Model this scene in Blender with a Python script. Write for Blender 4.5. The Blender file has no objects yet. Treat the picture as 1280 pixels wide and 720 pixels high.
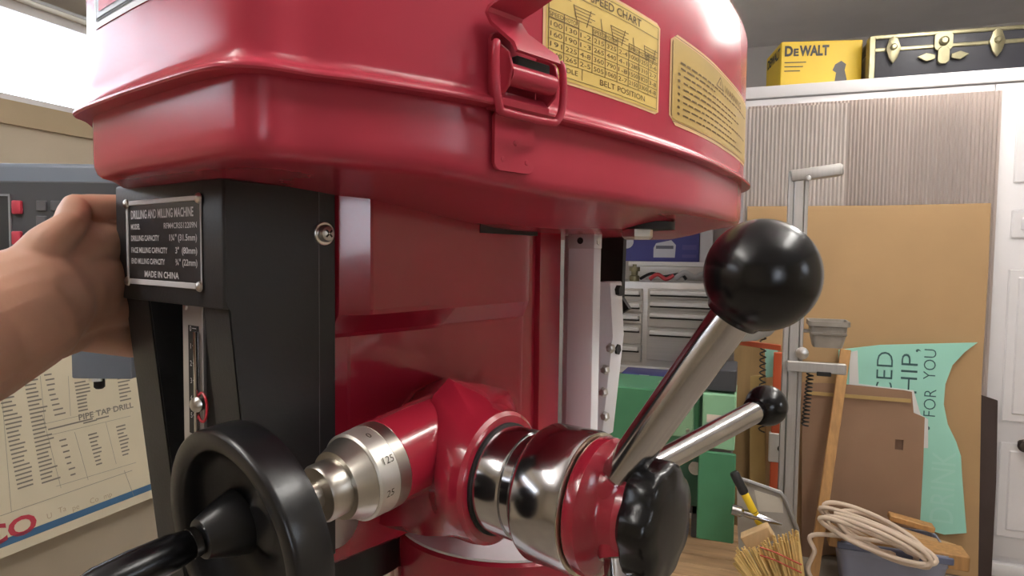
import bpy, bmesh, math, random
from mathutils import Matrix, Vector
random.seed(4)
rad = math.radians
scene = bpy.context.scene
COL = scene.collection
# ------------------------------------------------------------------ camera
FPX = 799.0
CAM = Vector((0, 0, 1.25)); HEAD, PITCH, ROLL = 20.4, 87.0, 0.7
CR = Matrix.Rotation(rad(HEAD), 3, 'Z') @ Matrix.Rotation(rad(PITCH), 3, 'X') @ Matrix.Rotation(rad(ROLL), 3, 'Z')
cd = bpy.data.cameras.new('camera'); cam = bpy.data.objects.new('camera', cd); COL.objects.link(cam)
cd.sensor_width = 36; cd.lens = FPX / 1280 * 36; cd.clip_start = 0.02
cam.matrix_world = Matrix.Translation(CAM) @ CR.to_4x4()
scene.camera = cam
# ------------------------------------------------------------------ world, light, exposure
w = bpy.data.worlds.new('world'); scene.world = w; w.use_nodes = True
bg = w.node_tree.nodes['Background']; bg.inputs[0].default_value = (0.86, 0.91, 1.0, 1); bg.inputs[1].default_value = 5.0
vs = scene.view_settings
vs.view_transform = 'Standard'; vs.look = 'None'; vs.gamma = 1; vs.use_curve_mapping = False; vs.exposure = 0.58

def ray(x, y): return CR @ Vector(((x - 640) / FPX, -(y - 360) / FPX, -1.0))
def at(x, y, ax, v):                       # point of the place seen at x, y on the plane axis = v
    d = ray(x, y); t = (v - CAM[ax]) / d[ax]; return CAM + d * t
def atd(x, y, dep): return CAM + ray(x, y) * dep
MS = 0.70                                  # machine drawing units to metres
MROT = -16.5
MR = Matrix.Rotation(rad(MROT), 3, 'Z')
MO = CAM + ray(278, 305) * (0.60 * MS)     # origin of the machine drawing: front right edge of the black cover
MC = MR.transposed() @ (CAM - MO) / MS     # camera in the machine drawing
def mat_at(x, y, ax, v):                   # the same on a plane of the machine drawing
    d = MR.transposed() @ ray(x, y); t = (v - MC[ax]) / d[ax]; return MC + d * t
def matd(x, y, dep): return MC + MR.transposed() @ ray(x, y) * dep

# ------------------------------------------------------------------ materials
MAT = {}
def mat(name, col, rough=0.5, metal=0.0, coat=0.0, bump=0.0, bscale=60.0, var=0.0, vscale=6.0, emit=0.0, trans=0.0, spec=0.5, alpha=1.0, stretch=None):
    if name in MAT: return MAT[name]
    m = bpy.data.materials.new(name); m.use_nodes = True; nt = m.node_tree
    b = nt.nodes['Principled BSDF']; c = (*col, 1)
    b.inputs['Base Color'].default_value = c; b.inputs['Roughness'].default_value = rough; b.inputs['Metallic'].default_value = metal
    b.inputs['Coat Weight'].default_value = coat; b.inputs['Coat Roughness'].default_value = 0.08
    b.inputs['Specular IOR Level'].default_value = spec
    b.inputs['Transmission Weight'].default_value = trans; b.inputs['Alpha'].default_value = alpha
    if emit: b.inputs['Emission Color'].default_value = c; b.inputs['Emission Strength'].default_value = emit
    if var or bump:
        tc = nt.nodes.new('ShaderNodeTexCoord'); mp = nt.nodes.new('ShaderNodeMapping')
        nt.links.new(tc.outputs['Object'], mp.inputs[0])
        if stretch: mp.inputs['Scale'].default_value = stretch
    if var:
        n = nt.nodes.new('ShaderNodeTexNoise'); n.inputs['Scale'].default_value = vscale; n.inputs['Detail'].default_value = 4
        nt.links.new(mp.outputs[0], n.inputs[0])
        r = nt.nodes.new('ShaderNodeValToRGB')
        r.color_ramp.elements[0].position = 0.3; r.color_ramp.elements[1].position = 0.7
        r.color_ramp.elements[0].color = (*[max(0, v * (1 - var)) for v in col], 1)
        r.color_ramp.elements[1].color = (*[min(1, v * (1 + var)) for v in col], 1)
        nt.links.new(n.outputs[0], r.inputs[0]); nt.links.new(r.outputs[0], b.inputs['Base Color'])
    if bump:
        n = nt.nodes.new('ShaderNodeTexNoise'); n.inputs['Scale'].default_value = bscale; n.inputs['Detail'].default_value = 3
        nt.links.new(mp.outputs[0], n.inputs[0])
        bp = nt.nodes.new('ShaderNodeBump'); bp.inputs['Strength'].default_value = bump; bp.inputs['Distance'].default_value = 0.002
        nt.links.new(n.outputs[0], bp.inputs['Height']); nt.links.new(bp.outputs[0], b.inputs['Normal'])
    MAT[name] = m; return m
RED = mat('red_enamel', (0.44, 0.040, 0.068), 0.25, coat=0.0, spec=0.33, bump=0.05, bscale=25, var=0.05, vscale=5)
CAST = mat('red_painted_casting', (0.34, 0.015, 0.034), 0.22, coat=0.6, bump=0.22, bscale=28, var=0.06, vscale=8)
BLACK = mat('black_powder_coat', (0.022, 0.023, 0.025), 0.45, bump=0.08, bscale=300)
GREYF = BLACK
GLOSS = mat('black_bakelite', (0.005, 0.005, 0.006), 0.24, spec=.4)
SATIN = mat('black_enamel_wheel', (0.008, 0.008, 0.009), 0.28, bump=0.05, bscale=40)
CHROME = mat('chrome', (0.50, 0.49, 0.50), 0.16, 1.0, bump=0.04, bscale=20)
STEEL = mat('turned_steel', (0.50, 0.47, 0.42), 0.33, 1.0, var=0.12, vscale=40)
ALU = mat('anodised_aluminium', (0.86, 0.86, 0.90), 0.45, 0.1, var=0.03)
MILLED = mat('machined_iron', (0.74, 0.74, 0.78), 0.5, 0.25, var=0.08, vscale=30)
ZINC = mat('zinc_plate', (0.62, 0.61, 0.58), 0.3, 1.0, var=0.1, vscale=50)
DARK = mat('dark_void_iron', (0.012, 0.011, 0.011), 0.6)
YELLOWL = mat('yellow_label', (0.78, 0.56, 0.16), 0.4, var=0.04)
GOLDL = mat('gold_label', (0.52, 0.35, 0.10), 0.38, var=0.1, vscale=9)
INK = mat('black_ink', (0.045, 0.035, 0.015), 0.5)
INK2 = mat('brown_ink', (0.13, 0.075, 0.02), 0.5)
PLATE = mat('plate_black', (0.03, 0.031, 0.034), 0.35)
SILVER = mat('silver_ink', (0.66, 0.66, 0.68), 0.45, 0.1)
WHITEP = mat('white_paint', (0.80, 0.79, 0.80), 0.45, var=0.02)

# ------------------------------------------------------------------ mesh helpers
ROOTM = None
def smooth(me, ang=35):
    for p in me.polygons: p.use_smooth = True
    me.set_sharp_from_angle(angle=rad(ang))
def top_of(p):
    while p is not None and p.parent is not None: p = p.parent
    return p
MACH = set()
def link(name, bm_or_mesh, m, parent=None, ang=35, sm=True, recalc=True):
    if isinstance(bm_or_mesh, bmesh.types.BMesh):
        bm = bm_or_mesh
        if recalc: bmesh.ops.recalc_face_normals(bm, faces=bm.faces)
        me = bpy.data.meshes.new(name); bm.to_mesh(me); bm.free()
    else: me = bm_or_mesh; me.name = name
    if m is not None: me.materials.append(m)
    if sm: smooth(me, ang)
    o = bpy.data.objects.new(name, me); COL.objects.link(o); o.parent = parent
    if parent is not None and top_of(parent) is ROOTM:
        me.transform(Matrix.Scale(MS, 4))
        if parent is ROOTM: o.location.z = MO.z
    return o
def tag(o, label, cat, group=None):
    o['label'] = label; o['category'] = cat
    if group: o['group'] = group
    return o
def struct(o): o['kind'] = 'structure'; return o
def empty(name, loc, rz=0):
    o = bpy.data.objects.new(name, None); COL.objects.link(o); o.location = loc; o.rotation_euler = (0, 0, rz); o.empty_display_size = 0.05
    return o
def setpart(o, label): o['label'] = label; return o
def frame(o, x, y, z):                      # matrix with given origin and axes
    m = Matrix((x, y, z)).transposed().to_4x4(); m.translation = o; return m
def bm_box(lo, hi, bev=0.0, seg=2, M=None, bm=None):
    own = bmesh.new()
    bmesh.ops.create_cube(own, size=1)
    for v in own.verts: v.co = Vector([lo[i] + (hi[i] - lo[i]) * (v.co[i] + 0.5) for i in range(3)])
    if bev: bmesh.ops.bevel(own, geom=own.edges[:], offset=bev, segments=seg, affect='EDGES', profile=0.5)
    if M is not None: bmesh.ops.transform(own, matrix=M, verts=own.verts)
    if bm is None: return own
    return merge(bm, own)
def merge(bm, other):
    me = bpy.data.meshes.new('tmp'); other.to_mesh(me); other.free(); bm.from_mesh(me); bpy.data.meshes.remove(me); return bm
def box(name, m, parent, lo, hi, bev=0.0, seg=2, M=None):
    return link(name, bm_box(lo, hi, bev, seg, M), m, parent)
def axis_frame(o, d):
    d = Vector(d).normalized(); u = d.orthogonal().normalized(); v = d.cross(u); return frame(Vector(o), u, v, d)
def bm_lathe(prof, o, d, n=48, M=None, bm=None, ripple=None):
    own = bmesh.new(); A = M if M is not None else axis_frame(o, d); rings = []
    for k, (r, h) in enumerate(prof):
        if r < 1e-6: rings.append([own.verts.new(A @ Vector((0, 0, h)))])
        else:
            rg = []
            for i in range(n):
                a = 2 * math.pi * i / n; rr = r * (ripple(a, k) if ripple else 1)
                rg.append(own.verts.new(A @ Vector((rr * math.cos(a), rr * math.sin(a), h))))
            rings.append(rg)
    for a, b in zip(rings, rings[1:]):
        for i in range(n):
            j = (i + 1) % n
            if len(a) == 1 and len(b) == 1: continue
            if len(a) == 1: own.faces.new((a[0], b[i], b[j]))
            elif len(b) == 1: own.faces.new((a[i], a[j], b[0]))
            else: own.faces.new((a[i], a[j], b[j], b[i]))
    for rg, e in ((rings[0], 0), (rings[-1], 1)):
        if len(rg) > 2 and not (len(prof) > 2 and prof[0] == prof[-1]):
            own.faces.new(rg if e else rg[::-1])
    if bm is None: return own
    return merge(bm, own)
def lathe(name, m, parent, prof, o, d, n=48, ang=35, ripple=None):
    return link(name, bm_lathe(prof, o, d, n, ripple=ripple), m, parent, ang)
def bm_tube(pts, r, n=10, cyclic=False, bm=None):
    own = bmesh.new(); pts = [Vector(p) for p in pts]; N = len(pts)
    rs = r if isinstance(r, (list, tuple)) else [r] * N
    rings = []; up = None
    for i, p in enumerate(pts):
        a = pts[(i - 1) % N] if (i > 0 or cyclic) else p; b = pts[(i + 1) % N] if (i < N - 1 or cyclic) else p
        t = (b - a).normalized()
        u = t.orthogonal().normalized() if up is None else (up - t * up.dot(t)).normalized()
        up = u; v = t.cross(u)
        rings.append([own.verts.new(p + (u * math.cos(q) + v * math.sin(q)) * rs[i]) for q in [2 * math.pi * k / n for k in range(n)]])
    m = N if cyclic else N - 1
    for i in range(m):
        A, B = rings[i], rings[(i + 1) % N]
        off = 0
        if cyclic and i == N - 1:
            off = min(range(n), key=lambda s: (A[0].co - B[s].co).length)
        for k in range(n): own.faces.new((A[k], A[(k + 1) % n], B[(k + 1 + off) % n], B[(k + off) % n]))
    if not cyclic: own.faces.new(rings[0][::-1]); own.faces.new(rings[-1])
    if bm is None: return own
    return merge(bm, own)
def tube(name, m, parent, pts, r, n=10, cyclic=False):
    return link(name, bm_tube(pts, r, n, cyclic), m, parent, 50)
def bm_prism(poly, z0, z1, M=None, bev=0.0, seg=2, bm=None):
    own = bmesh.new()
    A = [own.verts.new((x, y, z0)) for x, y in poly]; B = [own.verts.new((x, y, z1)) for x, y in poly]; n = len(poly)
    own.faces.new(A[::-1]); own.faces.new(B)
    for i in range(n): own.faces.new((A[i], A[(i + 1) % n], B[(i + 1) % n], B[i]))
    if bev: bmesh.ops.bevel(own, geom=own.edges[:], offset=bev, segments=seg, affect='EDGES', profile=0.5)
    if M is not None: bmesh.ops.transform(own, matrix=M, verts=own.verts)
    if bm is None: return own
    return merge(bm, own)
def prism(name, m, parent, poly, z0, z1, M=None, bev=0.0, seg=2):
    return link(name, bm_prism(poly, z0, z1, M, bev, seg), m, parent)
def rrect(x0, y0, x1, y1, r, n=5):
    P = []
    for cx, cy, a in ((x1 - r, y1 - r, 0), (x0 + r, y1 - r, 90), (x0 + r, y0 + r, 180), (x1 - r, y0 + r, 270)):
        for k in range(n + 1):
            q = rad(a + 90 * k / n); P.append((cx + r * math.cos(q), cy + r * math.sin(q)))
    return P
def catmull(P, n, closed=False):
    out = []; N = len(P); P = [Vector(p) for p in P]
    for i in range(N if closed else N - 1):
        g = lambda k: P[k % N] if closed else P[max(0, min(N - 1, k))]
        a, b, c, d = g(i - 1), g(i), g(i + 1), g(i + 2)
        for k in range(n):
            t = k / n
            out.append(0.5 * ((2 * b) + (c - a) * t + (2 * a - 5 * b + 4 * c - d) * t * t + (3 * b - a - 3 * c + d) * t ** 3))
    if not closed: out.append(P[-1])
    return out
_tx = {}
def text_geo(s, bold=0.0):
    if (s, bold) in _tx: return _tx[(s, bold)]
    cu = bpy.data.curves.new('t', 'FONT'); cu.body = s; cu.size = 1; cu.resolution_u = 3; cu.offset = bold; cu.fill_mode = 'FRONT'
    o = bpy.data.objects.new('t', cu); COL.objects.link(o)
    dg = bpy.context.evaluated_depsgraph_get(); dg.update()
    me = o.evaluated_get(dg).to_mesh()
    V = [(v.co.x, v.co.y) for v in me.vertices]; Fc = [tuple(p.vertices) for p in me.polygons]
    o.evaluated_get(dg).to_mesh_clear(); bpy.data.objects.remove(o); bpy.data.curves.remove(cu)
    xs = [v[0] for v in V]; ys = [v[1] for v in V]
    r = (V, Fc, min(xs), max(xs), min(ys), max(ys)); _tx[(s, bold)] = r
    return r
class Ink:                                  # flat print on a surface given by fn(u, v) -> point
    def __init__(s, fn): s.fn = fn; s.V = []; s.F = []
    def text(s, t, u, v, h, width=None, al='c', bold=0.0, rot=0):
        V, Fc, x0, x1, y0, y1 = text_geo(t, bold); k = h / 0.73
        kx = k if width is None else width / (x1 - x0)
        wd = (x1 - x0) * kx; ox = {'c': -wd / 2, 'l': 0, 'r': -wd}[al]
        b = len(s.V)
        for x, y in V:
            px, py = (x - x0) * kx + ox, y * k
            if rot: px, py = -py, px
            s.V.append(s.fn(u + px, v + py))
        s.F += [tuple(i + b for i in f) for f in Fc]; return s
    def rect(s, u0, v0, u1, v1, n=1):
        if u1 < u0: u0, u1 = u1, u0
        for i in range(n):
            a, c = u0 + (u1 - u0) * i / n, u0 + (u1 - u0) * (i + 1) / n; b = len(s.V)
            s.V += [s.fn(a, v0), s.fn(c, v0), s.fn(c, v1), s.fn(a, v1)]; s.F.append((b, b + 1, b + 2, b + 3))
        return s
    def line(s, u0, v0, u1, v1, t):
        dx, dy = u1 - u0, v1 - v0; L = math.hypot(dx, dy); nx, ny = -dy / L * t / 2, dx / L * t / 2; b = len(s.V)
        s.V += [s.fn(u0 - nx, v0 - ny), s.fn(u1 - nx, v1 - ny), s.fn(u1 + nx, v1 + ny), s.fn(u0 + nx, v0 + ny)]; s.F.append((b, b + 1, b + 2, b + 3)); return s
    def poly(s, P):
        b = len(s.V); s.V += [s.fn(*p) for p in P]; s.F.append(tuple(range(b, b + len(P)))); return s
    def build(s, name, m, parent):
        me = bpy.data.meshes.new(name); me.from_pydata([tuple(v) for v in s.V], [], s.F); me.update()
        return link(name, me, m, parent, sm=False)
def plane_fn(o, ux, vx, e=0.0008):
    o, ux, vx = Vector(o), Vector(ux), Vector(vx); n = ux.cross(vx).normalized() * e
    return lambda u, v: o + ux * u + vx * v + n

# ================================================================== the room
XL, YB, XR, YF, ZC = -2.15, 4.3, 2.9, -2.6, 2.55
WALL = mat('cream_wall_paint', (0.60, 0.52, 0.40), 0.7, bump=0.1, bscale=80, var=0.03)
WALLB = mat('grey_wall_paint', (0.60, 0.57, 0.56), 0.7, bump=0.1, bscale=80, var=0.03)
CEIL = mat('grey_ceiling_paint', (0.90, 0.87, 0.86), 0.8, bump=0.1, bscale=60, var=0.03)
FLOOR = mat('concrete_floor', (0.34, 0.29, 0.23), 0.6, bump=0.2, bscale=40, var=0.15, vscale=3)
struct(box('floor', FLOOR, None, (XL - .1, YF - .1, -0.1), (XR + .1, YB + .1, 0)))
struct(box('ceiling', CEIL, None, (XL - .1, YF - .1, ZC), (XR + .1, YB + .1, ZC + .1)))
struct(box('wall_back', WALLB, None, (XL - .1, YB, 0), (XR + .1, YB + .1, ZC)))
# left wall with a long clerestory window
WZ0, WZ1, WY0, WY1 = 1.705, 2.03, -1.6, 3.3
bm = bm_box((XL - .1, YF, 0), (XL, YB, WZ0))
bm_box((XL - .1, YF, WZ1), (XL, YB, ZC), bm=bm)
bm_box((XL - .1, YF, WZ0), (XL, WY0, WZ1), bm=bm); bm_box((XL - .1, WY1, WZ0), (XL, YB, WZ1), bm=bm)
struct(link('wall_left', bm, WALL))
win = struct(link('window_1', bm_box((XL - .09, WY0, WZ0), (XL - .05, WY1, WZ0 + .03)), WHITEP))
box('window_frame', WHITEP, win, (XL - .09, WY0, WZ1 - .03), (XL - .05, WY1, WZ1))
GLASS = mat('window_glass', (0.95, 0.97, 1.0), 0.02, trans=1.0)
box('pane', GLASS, win, (XL - .072, WY0, WZ0 + .03), (XL - .068, WY1, WZ1 - .03))
TRIMB = mat('tan_sill_paint', (0.50, 0.40, 0.26), 0.6)
struct(box('trim_1', TRIMB, None, (XL, WY0 - .1, WZ0 - .075), (XL + .015, WY1 + .1, WZ0 - .002)))
SOFF = mat('taupe_header_paint', (0.27, 0.235, 0.19), 0.7)
struct(box('trim_2', SOFF, None, (XL, WY0 - .1, WZ1 + .0), (XL + .03, WY1 + .1, WZ1 + .14), .004))
# wall on the camera's right hand with a small window; wall behind the camera with a window
RY0, RY1, RZ0, RZ1 = -0.15, 0.45, 1.45, 2.1
bm = bm_box((XR, YF, RZ1), (XR + .1, YB, ZC)); bm_box((XR, YF, 0), (XR + .1, YB, RZ0), bm=bm)
bm_box((XR, YF, RZ0), (XR + .1, RY0, RZ1), bm=bm); bm_box((XR, RY1, RZ0), (XR + .1, YB, RZ1), bm=bm)
struct(link('wall_right', bm, WALL))
w2 = struct(link('window_2', bm_box((XR + .03, RY0, RZ0), (XR + .07, RY1, RZ0 + .04)), WHITEP))
for lo, hi in (((RY0, RZ1 - .04), (RY1, RZ1)), ((RY0, RZ0), (RY0 + .04, RZ1)), ((RY1 - .04, RZ0), (RY1, RZ1))): box('window_frame', WHITEP, w2, (XR + .03, lo[0], lo[1]), (XR + .07, hi[0], hi[1]))
box('pane', GLASS, w2, (XR + .048, RY0 + .04, RZ0 + .04), (XR + .052, RY1 - .04, RZ1 - .04))
GX0, GX1, GZ0, GZ = 1.25, 2.25, 0.85, 1.95
bm = bm_box((XL - .1, YF - .1, GZ), (XR + .1, YF, ZC)); bm_box((XL - .1, YF - .1, 0), (XR + .1, YF, GZ0), bm=bm)
bm_box((XL - .1, YF - .1, GZ0), (GX0, YF, GZ), bm=bm); bm_box((GX1, YF - .1, GZ0), (XR + .1, YF, GZ), bm=bm)
w3 = struct(link('window_3', bm_box((GX0, YF - .07, GZ0), (GX1, YF - .03, GZ0 + .04)), WHITEP))
for lo, hi in (((GX0, GZ - .04), (GX1, GZ)), ((GX0, GZ0), (GX0 + .04, GZ)), ((GX1 - .04, GZ0), (GX1, GZ))): box('window_frame', WHITEP, w3, (lo[0], YF - .07, lo[1]), (hi[0], YF - .03, hi[1]))
box('pane', GLASS, w3, (GX0 + .04, YF - .052, GZ0 + .04), (GX1 - .04, YF - .048, GZ - .04))
struct(link('wall_front', bm, WALL))
DRIVE = mat('driveway_concrete', (0.42, 0.41, 0.39), 0.8, var=0.1)
struct(box('driveway', DRIVE, None, (-5, -9, -0.1), (7, YF - .1, -0.02)))
# ceiling lights added out of view to brighten the machine, hand and cabinet
LAMPW = mat('lamp_housing', (0.8, 0.8, 0.8), 0.4)
TUBE = mat('lit_tube', (1.0, 0.97, 0.92), 0.5, emit=38.0)
def fill_light(x, y, lab):
    t = tag(empty('fill_light', (x, y, ZC)), lab, 'lamp', 'added ceiling lights')
    box('housing', LAMPW, t, (-.035, -.6, -.30), (.035, .6, -.25), .006)
    for s in (-.055, .055): link('tube', bm_lathe([(.013, -.57), (.013, .57)], (s, 0, -.285), (0, 1, 0), 16), TUBE, t)
    for s in (-.45, .45): link('hanger', bm_lathe([(.004, -.25), (.004, 0)], (0, s, 0), (0, 0, 1), 8), LAMPW, t)
fill_light(-1.0, -0.45, 'added ceiling light out of view above the person holding the machine')
fill_light(0.75, 0.6, 'added ceiling light out of view beside the right hand window')
fill_light(0.75, 2.3, 'added ceiling light out of view in front of the white storage cabinet')

# ================================================================== the drilling and milling machine
ROOTM = empty('milling_drilling_machine', (MO.x, MO.y, 0), rad(MROT))
tag(ROOTM, 'red drilling and milling machine head with black front cover, handwheel and ball lever', 'milling machine')
R0 = ROOTM
# ---- belt cover: plan outline of its rolled lip
LIP = [(-.13, -.075), (-.03, -.082), (.065, -.083), (.122, -.081), (.150, -.073), (.167, -.055), (.177, -.028), (.192, .0), (.212, .05), (.231, .11), (.245, .2),
       (.259, .32), (.264, .44), (.263, .56), (.252, .68), (.236, .80), (.212, .905), (.172, .985), (.1, 1.045), (0, 1.08), (-.12, 1.09), (-.25, 1.05), (-.36, .95),
       (-.43, .8), (-.46, .6), (-.46, .4), (-.44, .25), (-.40, .13), (-.33, .045), (-.24, -.01), (-.165, -.052)]
LC = [Vector((p[0], p[1], 0)) for p in LIP]; LC = catmull(LC, 7, True); NL = len(LC)
LN = []
for i in range(NL):
    t = (LC[(i + 1) % NL] - LC[i - 1]).normalized(); LN.append(Vector((t.y, -t.x, 0)))
def sst(t): t = max(0, min(1, t)); return t * t * (3 - 2 * t)
def pan_dz(p, ins, z):                       # the pan's floor sinks towards the middle of the machine
    return -(.010 * sst(p.y / .25) * sst((.1 - z) / .03) + .024 * sst((p.y - .1) / .35) * sst((ins - .03) / .17))
def ring_loft(rings, cap0=True, cap1=True, dz=None):
    bm = bmesh.new(); RR = []
    for ins, z in rings:
        if ins == 'f':
            RR.append([bm.verts.new(p + Vector((0, 0, .0616 + dz(p, .03 + z * .42, .0616)))) for p in pan_floor(z)]); continue
        RR.append([bm.verts.new((lambda p: p + Vector((0, 0, z + (dz(p, ins, z) if dz else 0))))(LC[i] - LN[i] * ins)) for i in range(NL)])
    for a, b in zip(RR, RR[1:]):
        for i in range(NL): bm.faces.new((a[i], a[(i + 1) % NL], b[(i + 1) % NL], b[i]))
    if cap0: bm.faces.new(RR[0][::-1])
    if cap1: bm.faces.new(RR[-1])
    return bm
def pan_floor(t):                            # rings of the pan floor shrink towards a spine under the belt
    out = []
    for i in range(NL):
        p = LC[i] - LN[i] * .030; sp = Vector((-.09, max(.2, min(.8, p.y)), 0)); out.append(p.lerp(sp, t))
    return out
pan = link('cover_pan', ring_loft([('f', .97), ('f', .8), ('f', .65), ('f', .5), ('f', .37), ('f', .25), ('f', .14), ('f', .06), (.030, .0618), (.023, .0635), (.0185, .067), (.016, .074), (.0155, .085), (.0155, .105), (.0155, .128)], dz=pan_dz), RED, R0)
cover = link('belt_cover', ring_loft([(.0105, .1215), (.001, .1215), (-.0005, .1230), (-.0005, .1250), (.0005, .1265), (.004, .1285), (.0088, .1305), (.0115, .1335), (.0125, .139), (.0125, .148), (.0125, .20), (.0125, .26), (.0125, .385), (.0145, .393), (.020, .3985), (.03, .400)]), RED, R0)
# the wall of the cover on the right side, for labels
RS = []; acc = 0
for i in range(NL):
    p = LC[i] - LN[i] * .0125
    if LC[i].x > .17 and -.03 < p.y < 1.02:
        if RS: acc += (p - RS[-1][1]).length
        RS.append((acc, p, LN[i]))
def wall_at(s):
    for (a, p, n), (b, q, m) in zip(RS, RS[1:]):
        if a <= s <= b: t = (s - a) / (b - a); return p.lerp(q, t), n.lerp(m, t).normalized()
    return RS[-1][1], RS[-1][2]
def s_of_y(y): return min((abs(p.y - y), a) for a, p, n in [(a0 + (b0 - a0) * k / 8, p0.lerp(q0, k / 8), None) for (a0, p0, _), (b0, q0, _) in zip(RS, RS[1:]) for k in range(8)])[1]
def wall_fn(s0, z0, e):
    def f(u, v):
        p, n = wall_at(s0 + u); return Vector((p.x, p.y, z0 + v)) + n * e
    return f
def curved_label(name, m, parent, s0, z0, W, H, r, e=.0006, n=24):
    f = wall_fn(s0, z0, e); me = bpy.data.meshes.new(name); V = []; Fc = []
    for i in range(n + 1):
        u = W * i / n; d = min(u, W - u); k = 0 if d >= r else r - math.sqrt(max(0, r * r - (r - d) ** 2))
        V += [f(u, k), f(u, H - k)]
    us = []
    for i in range(n): Fc.append((2 * i, 2 * i + 2, 2 * i + 3, 2 * i + 1))
    me.from_pydata([tuple(v) for v in V], [], Fc); me.update()
    return link(name, me, m, parent, 60)
# speed chart
s0 = s_of_y(.189); W = s_of_y(.405) - s0; H = .106; Z0 = .1615
lab = curved_label('speed_chart_label', mat('label_border', (0.80, 0.50, 0.26), .4), cover, s0, Z0, W, H, .004); lab['label'] = 'yellow speed chart label'
f = wall_fn(s0, Z0, .0011); me = bpy.data.meshes.new('x')
g = Ink(f); g.rect(.004, .003, W - .004, H - .003, 16)
g.build('label_field', YELLOWL, cover)
k = Ink(wall_fn(s0, Z0, .0016)); th = .0006
def hl(u0, v, u1, t=th): k.rect(u0, v - t / 2, u1, v + t / 2, 10)
def vl(u, v0, v1, t=.0011): k.rect(u - t / 2, v0, u + t / 2, v1)
hl(.007, .006, W - .007); hl(.007, H - .006, W - .007); vl(.007, .006, H - .006); vl(W - .007, .006, H - .006)
hl(.007, H - .019, W - .007)
k.text('SPEED CHART', W * .55, H - .0165, .0085, width=.098, bold=.01)
k.text('SPINDLE', .012, H - .0255, .0042, width=.028, al='l'); k.text('MOTOR', W - .012, H - .0255 - .020, .0042, width=.022, al='r')
for uc in (.062, .125, .195):                # stepped pulley sketches
    for j in range(5):
        vv = H - .028 - j * .0032 - (uc - .06) * .05; k.rect(uc - .017 + j * .0012, vv, uc + .017 - (j % 2) * .006, vv + .0007, 3)
    k.line(uc - .018, H - .027 - (uc - .06) * .05, uc - .012, H - .044 - (uc - .06) * .05, .0012); k.line(uc + .010, H - .026 - (uc - .06) * .05, uc + .003, H - .044 - (uc - .06) * .05, .0012)
    if uc < .19:
        k.line(uc + .027, H - .029 - (uc - .06) * .05, uc + .030, H - .043 - (uc - .06) * .05, .0012)
cols = [.007 + (W - .014) * c / 9 for c in range(10)]; rows = [.019, .0285, .038, .0475, .057]
for r_ in rows: hl(cols[0], r_, cols[-1])
for c in range(1, 9): vl(cols[c], .019, .057)
vl(cols[0] + .052, .008, .019)
tab = [['100', '130', '1-2', '215', '325', '2-4', '1000', '1255', '3-6'], ['160', '190', '1-3', '265', '440', '4-1', '1280', '1310', '2-7'], ['191', '225', '4-8', '360', '790', '1-8', '1500', '1820', '3-8'], ['240', '265', '2-5', '505', '1060', '2-7', '2150', '3300', '4-8']]
for ri, row in enumerate(tab):
    for ci, t in enumerate(row):
        uc = (cols[ci] + cols[ci + 1]) / 2; k.text(t, uc, rows[3 - ri] + .0026, .0048, width=min(.019, .0058 * len(t)))
for c in (0, 3, 6):
    k.rect(cols[c], .0575, cols[c + 2], .0582, 3); k.rect(cols[c], .065, cols[c + 2], .0657, 3); vl(cols[c], .057, .0655); vl(cols[c + 1], .057, .0655); vl(cols[c + 2], .057, .0655)
    k.text('SPEED', (cols[c] + cols[c + 1]) / 2, .0592, .0042, width=.021); k.text('MOTOR', (cols[c + 1] + cols[c + 2]) / 2, .0592, .0042, width=.021)
k.text('SPINDLE', .012, .0108, .005, width=.04, al='l'); k.text('BELT POSITION', W * .62, .0095, .0062, width=.092)
k.build('chart_print', INK2, cover)
# warning label
s1 = s_of_y(.437); W2 = s_of_y(.90) - s1; H2 = .112; Z2 = .158
curved_label('warning_label', mat('label_border', (0.80, 0.50, 0.26), .4), cover, s1, Z2, W2, H2, .010)
g = Ink(wall_fn(s1, Z2, .0011)); g.rect(.010, .006, W2 - .010, H2 - .006, 24); g.rect(.006, .010, .010, H2 - .010); g.rect(W2 - .010, .010, W2 - .006, H2 - .010); g.build('label_field', GOLDL, cover)
k = Ink(wall_fn(s1, Z2, .0016))
ht = lambda u0, v, u1, t: k.rect(u0, v - t / 2, u1, v + t / 2, 14)
ht(.010, .0042, W2 - .010, .0008); ht(.010, H2 - .0042, W2 - .010, .0008); k.rect(.0045, .01, .0058, H2 - .01); k.rect(W2 - .0058, .01, W2 - .0045, H2 - .01)
uc = W2 * .42; k.line(uc - .022, .084, uc, .100, .0022); k.line(uc, .100, uc + .022, .084, .0022); k.line(uc - .022, .0845, uc + .022, .0845, .0018); k.rect(uc - .0015, .088, uc + .0015, .094)
k.text('WARNING', uc + .03, .085, .011, width=.13, al='l')
random.seed(7)
def words(u, v, ue, h):
    while u < ue:
        wd_ = random.uniform(.010, .026); k.rect(u, v, min(u + wd_, ue), v + h, 2); u += wd_ + .0045
words(.03, .079, W2 * .88, .0022); words(.03, .072, W2 * .36, .0022)
for i in range(7):
    v = .064 - i * .0082
    k.poly([(.026 + .0042 * math.cos(a), v + .001 + .0019 * math.sin(a)) for a in [q * math.pi / 4 for q in range(8)]])
    words(.04, v, W2 * random.uniform(.55, .93), .0021)
k.build('warning_print', INK2, cover)
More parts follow.
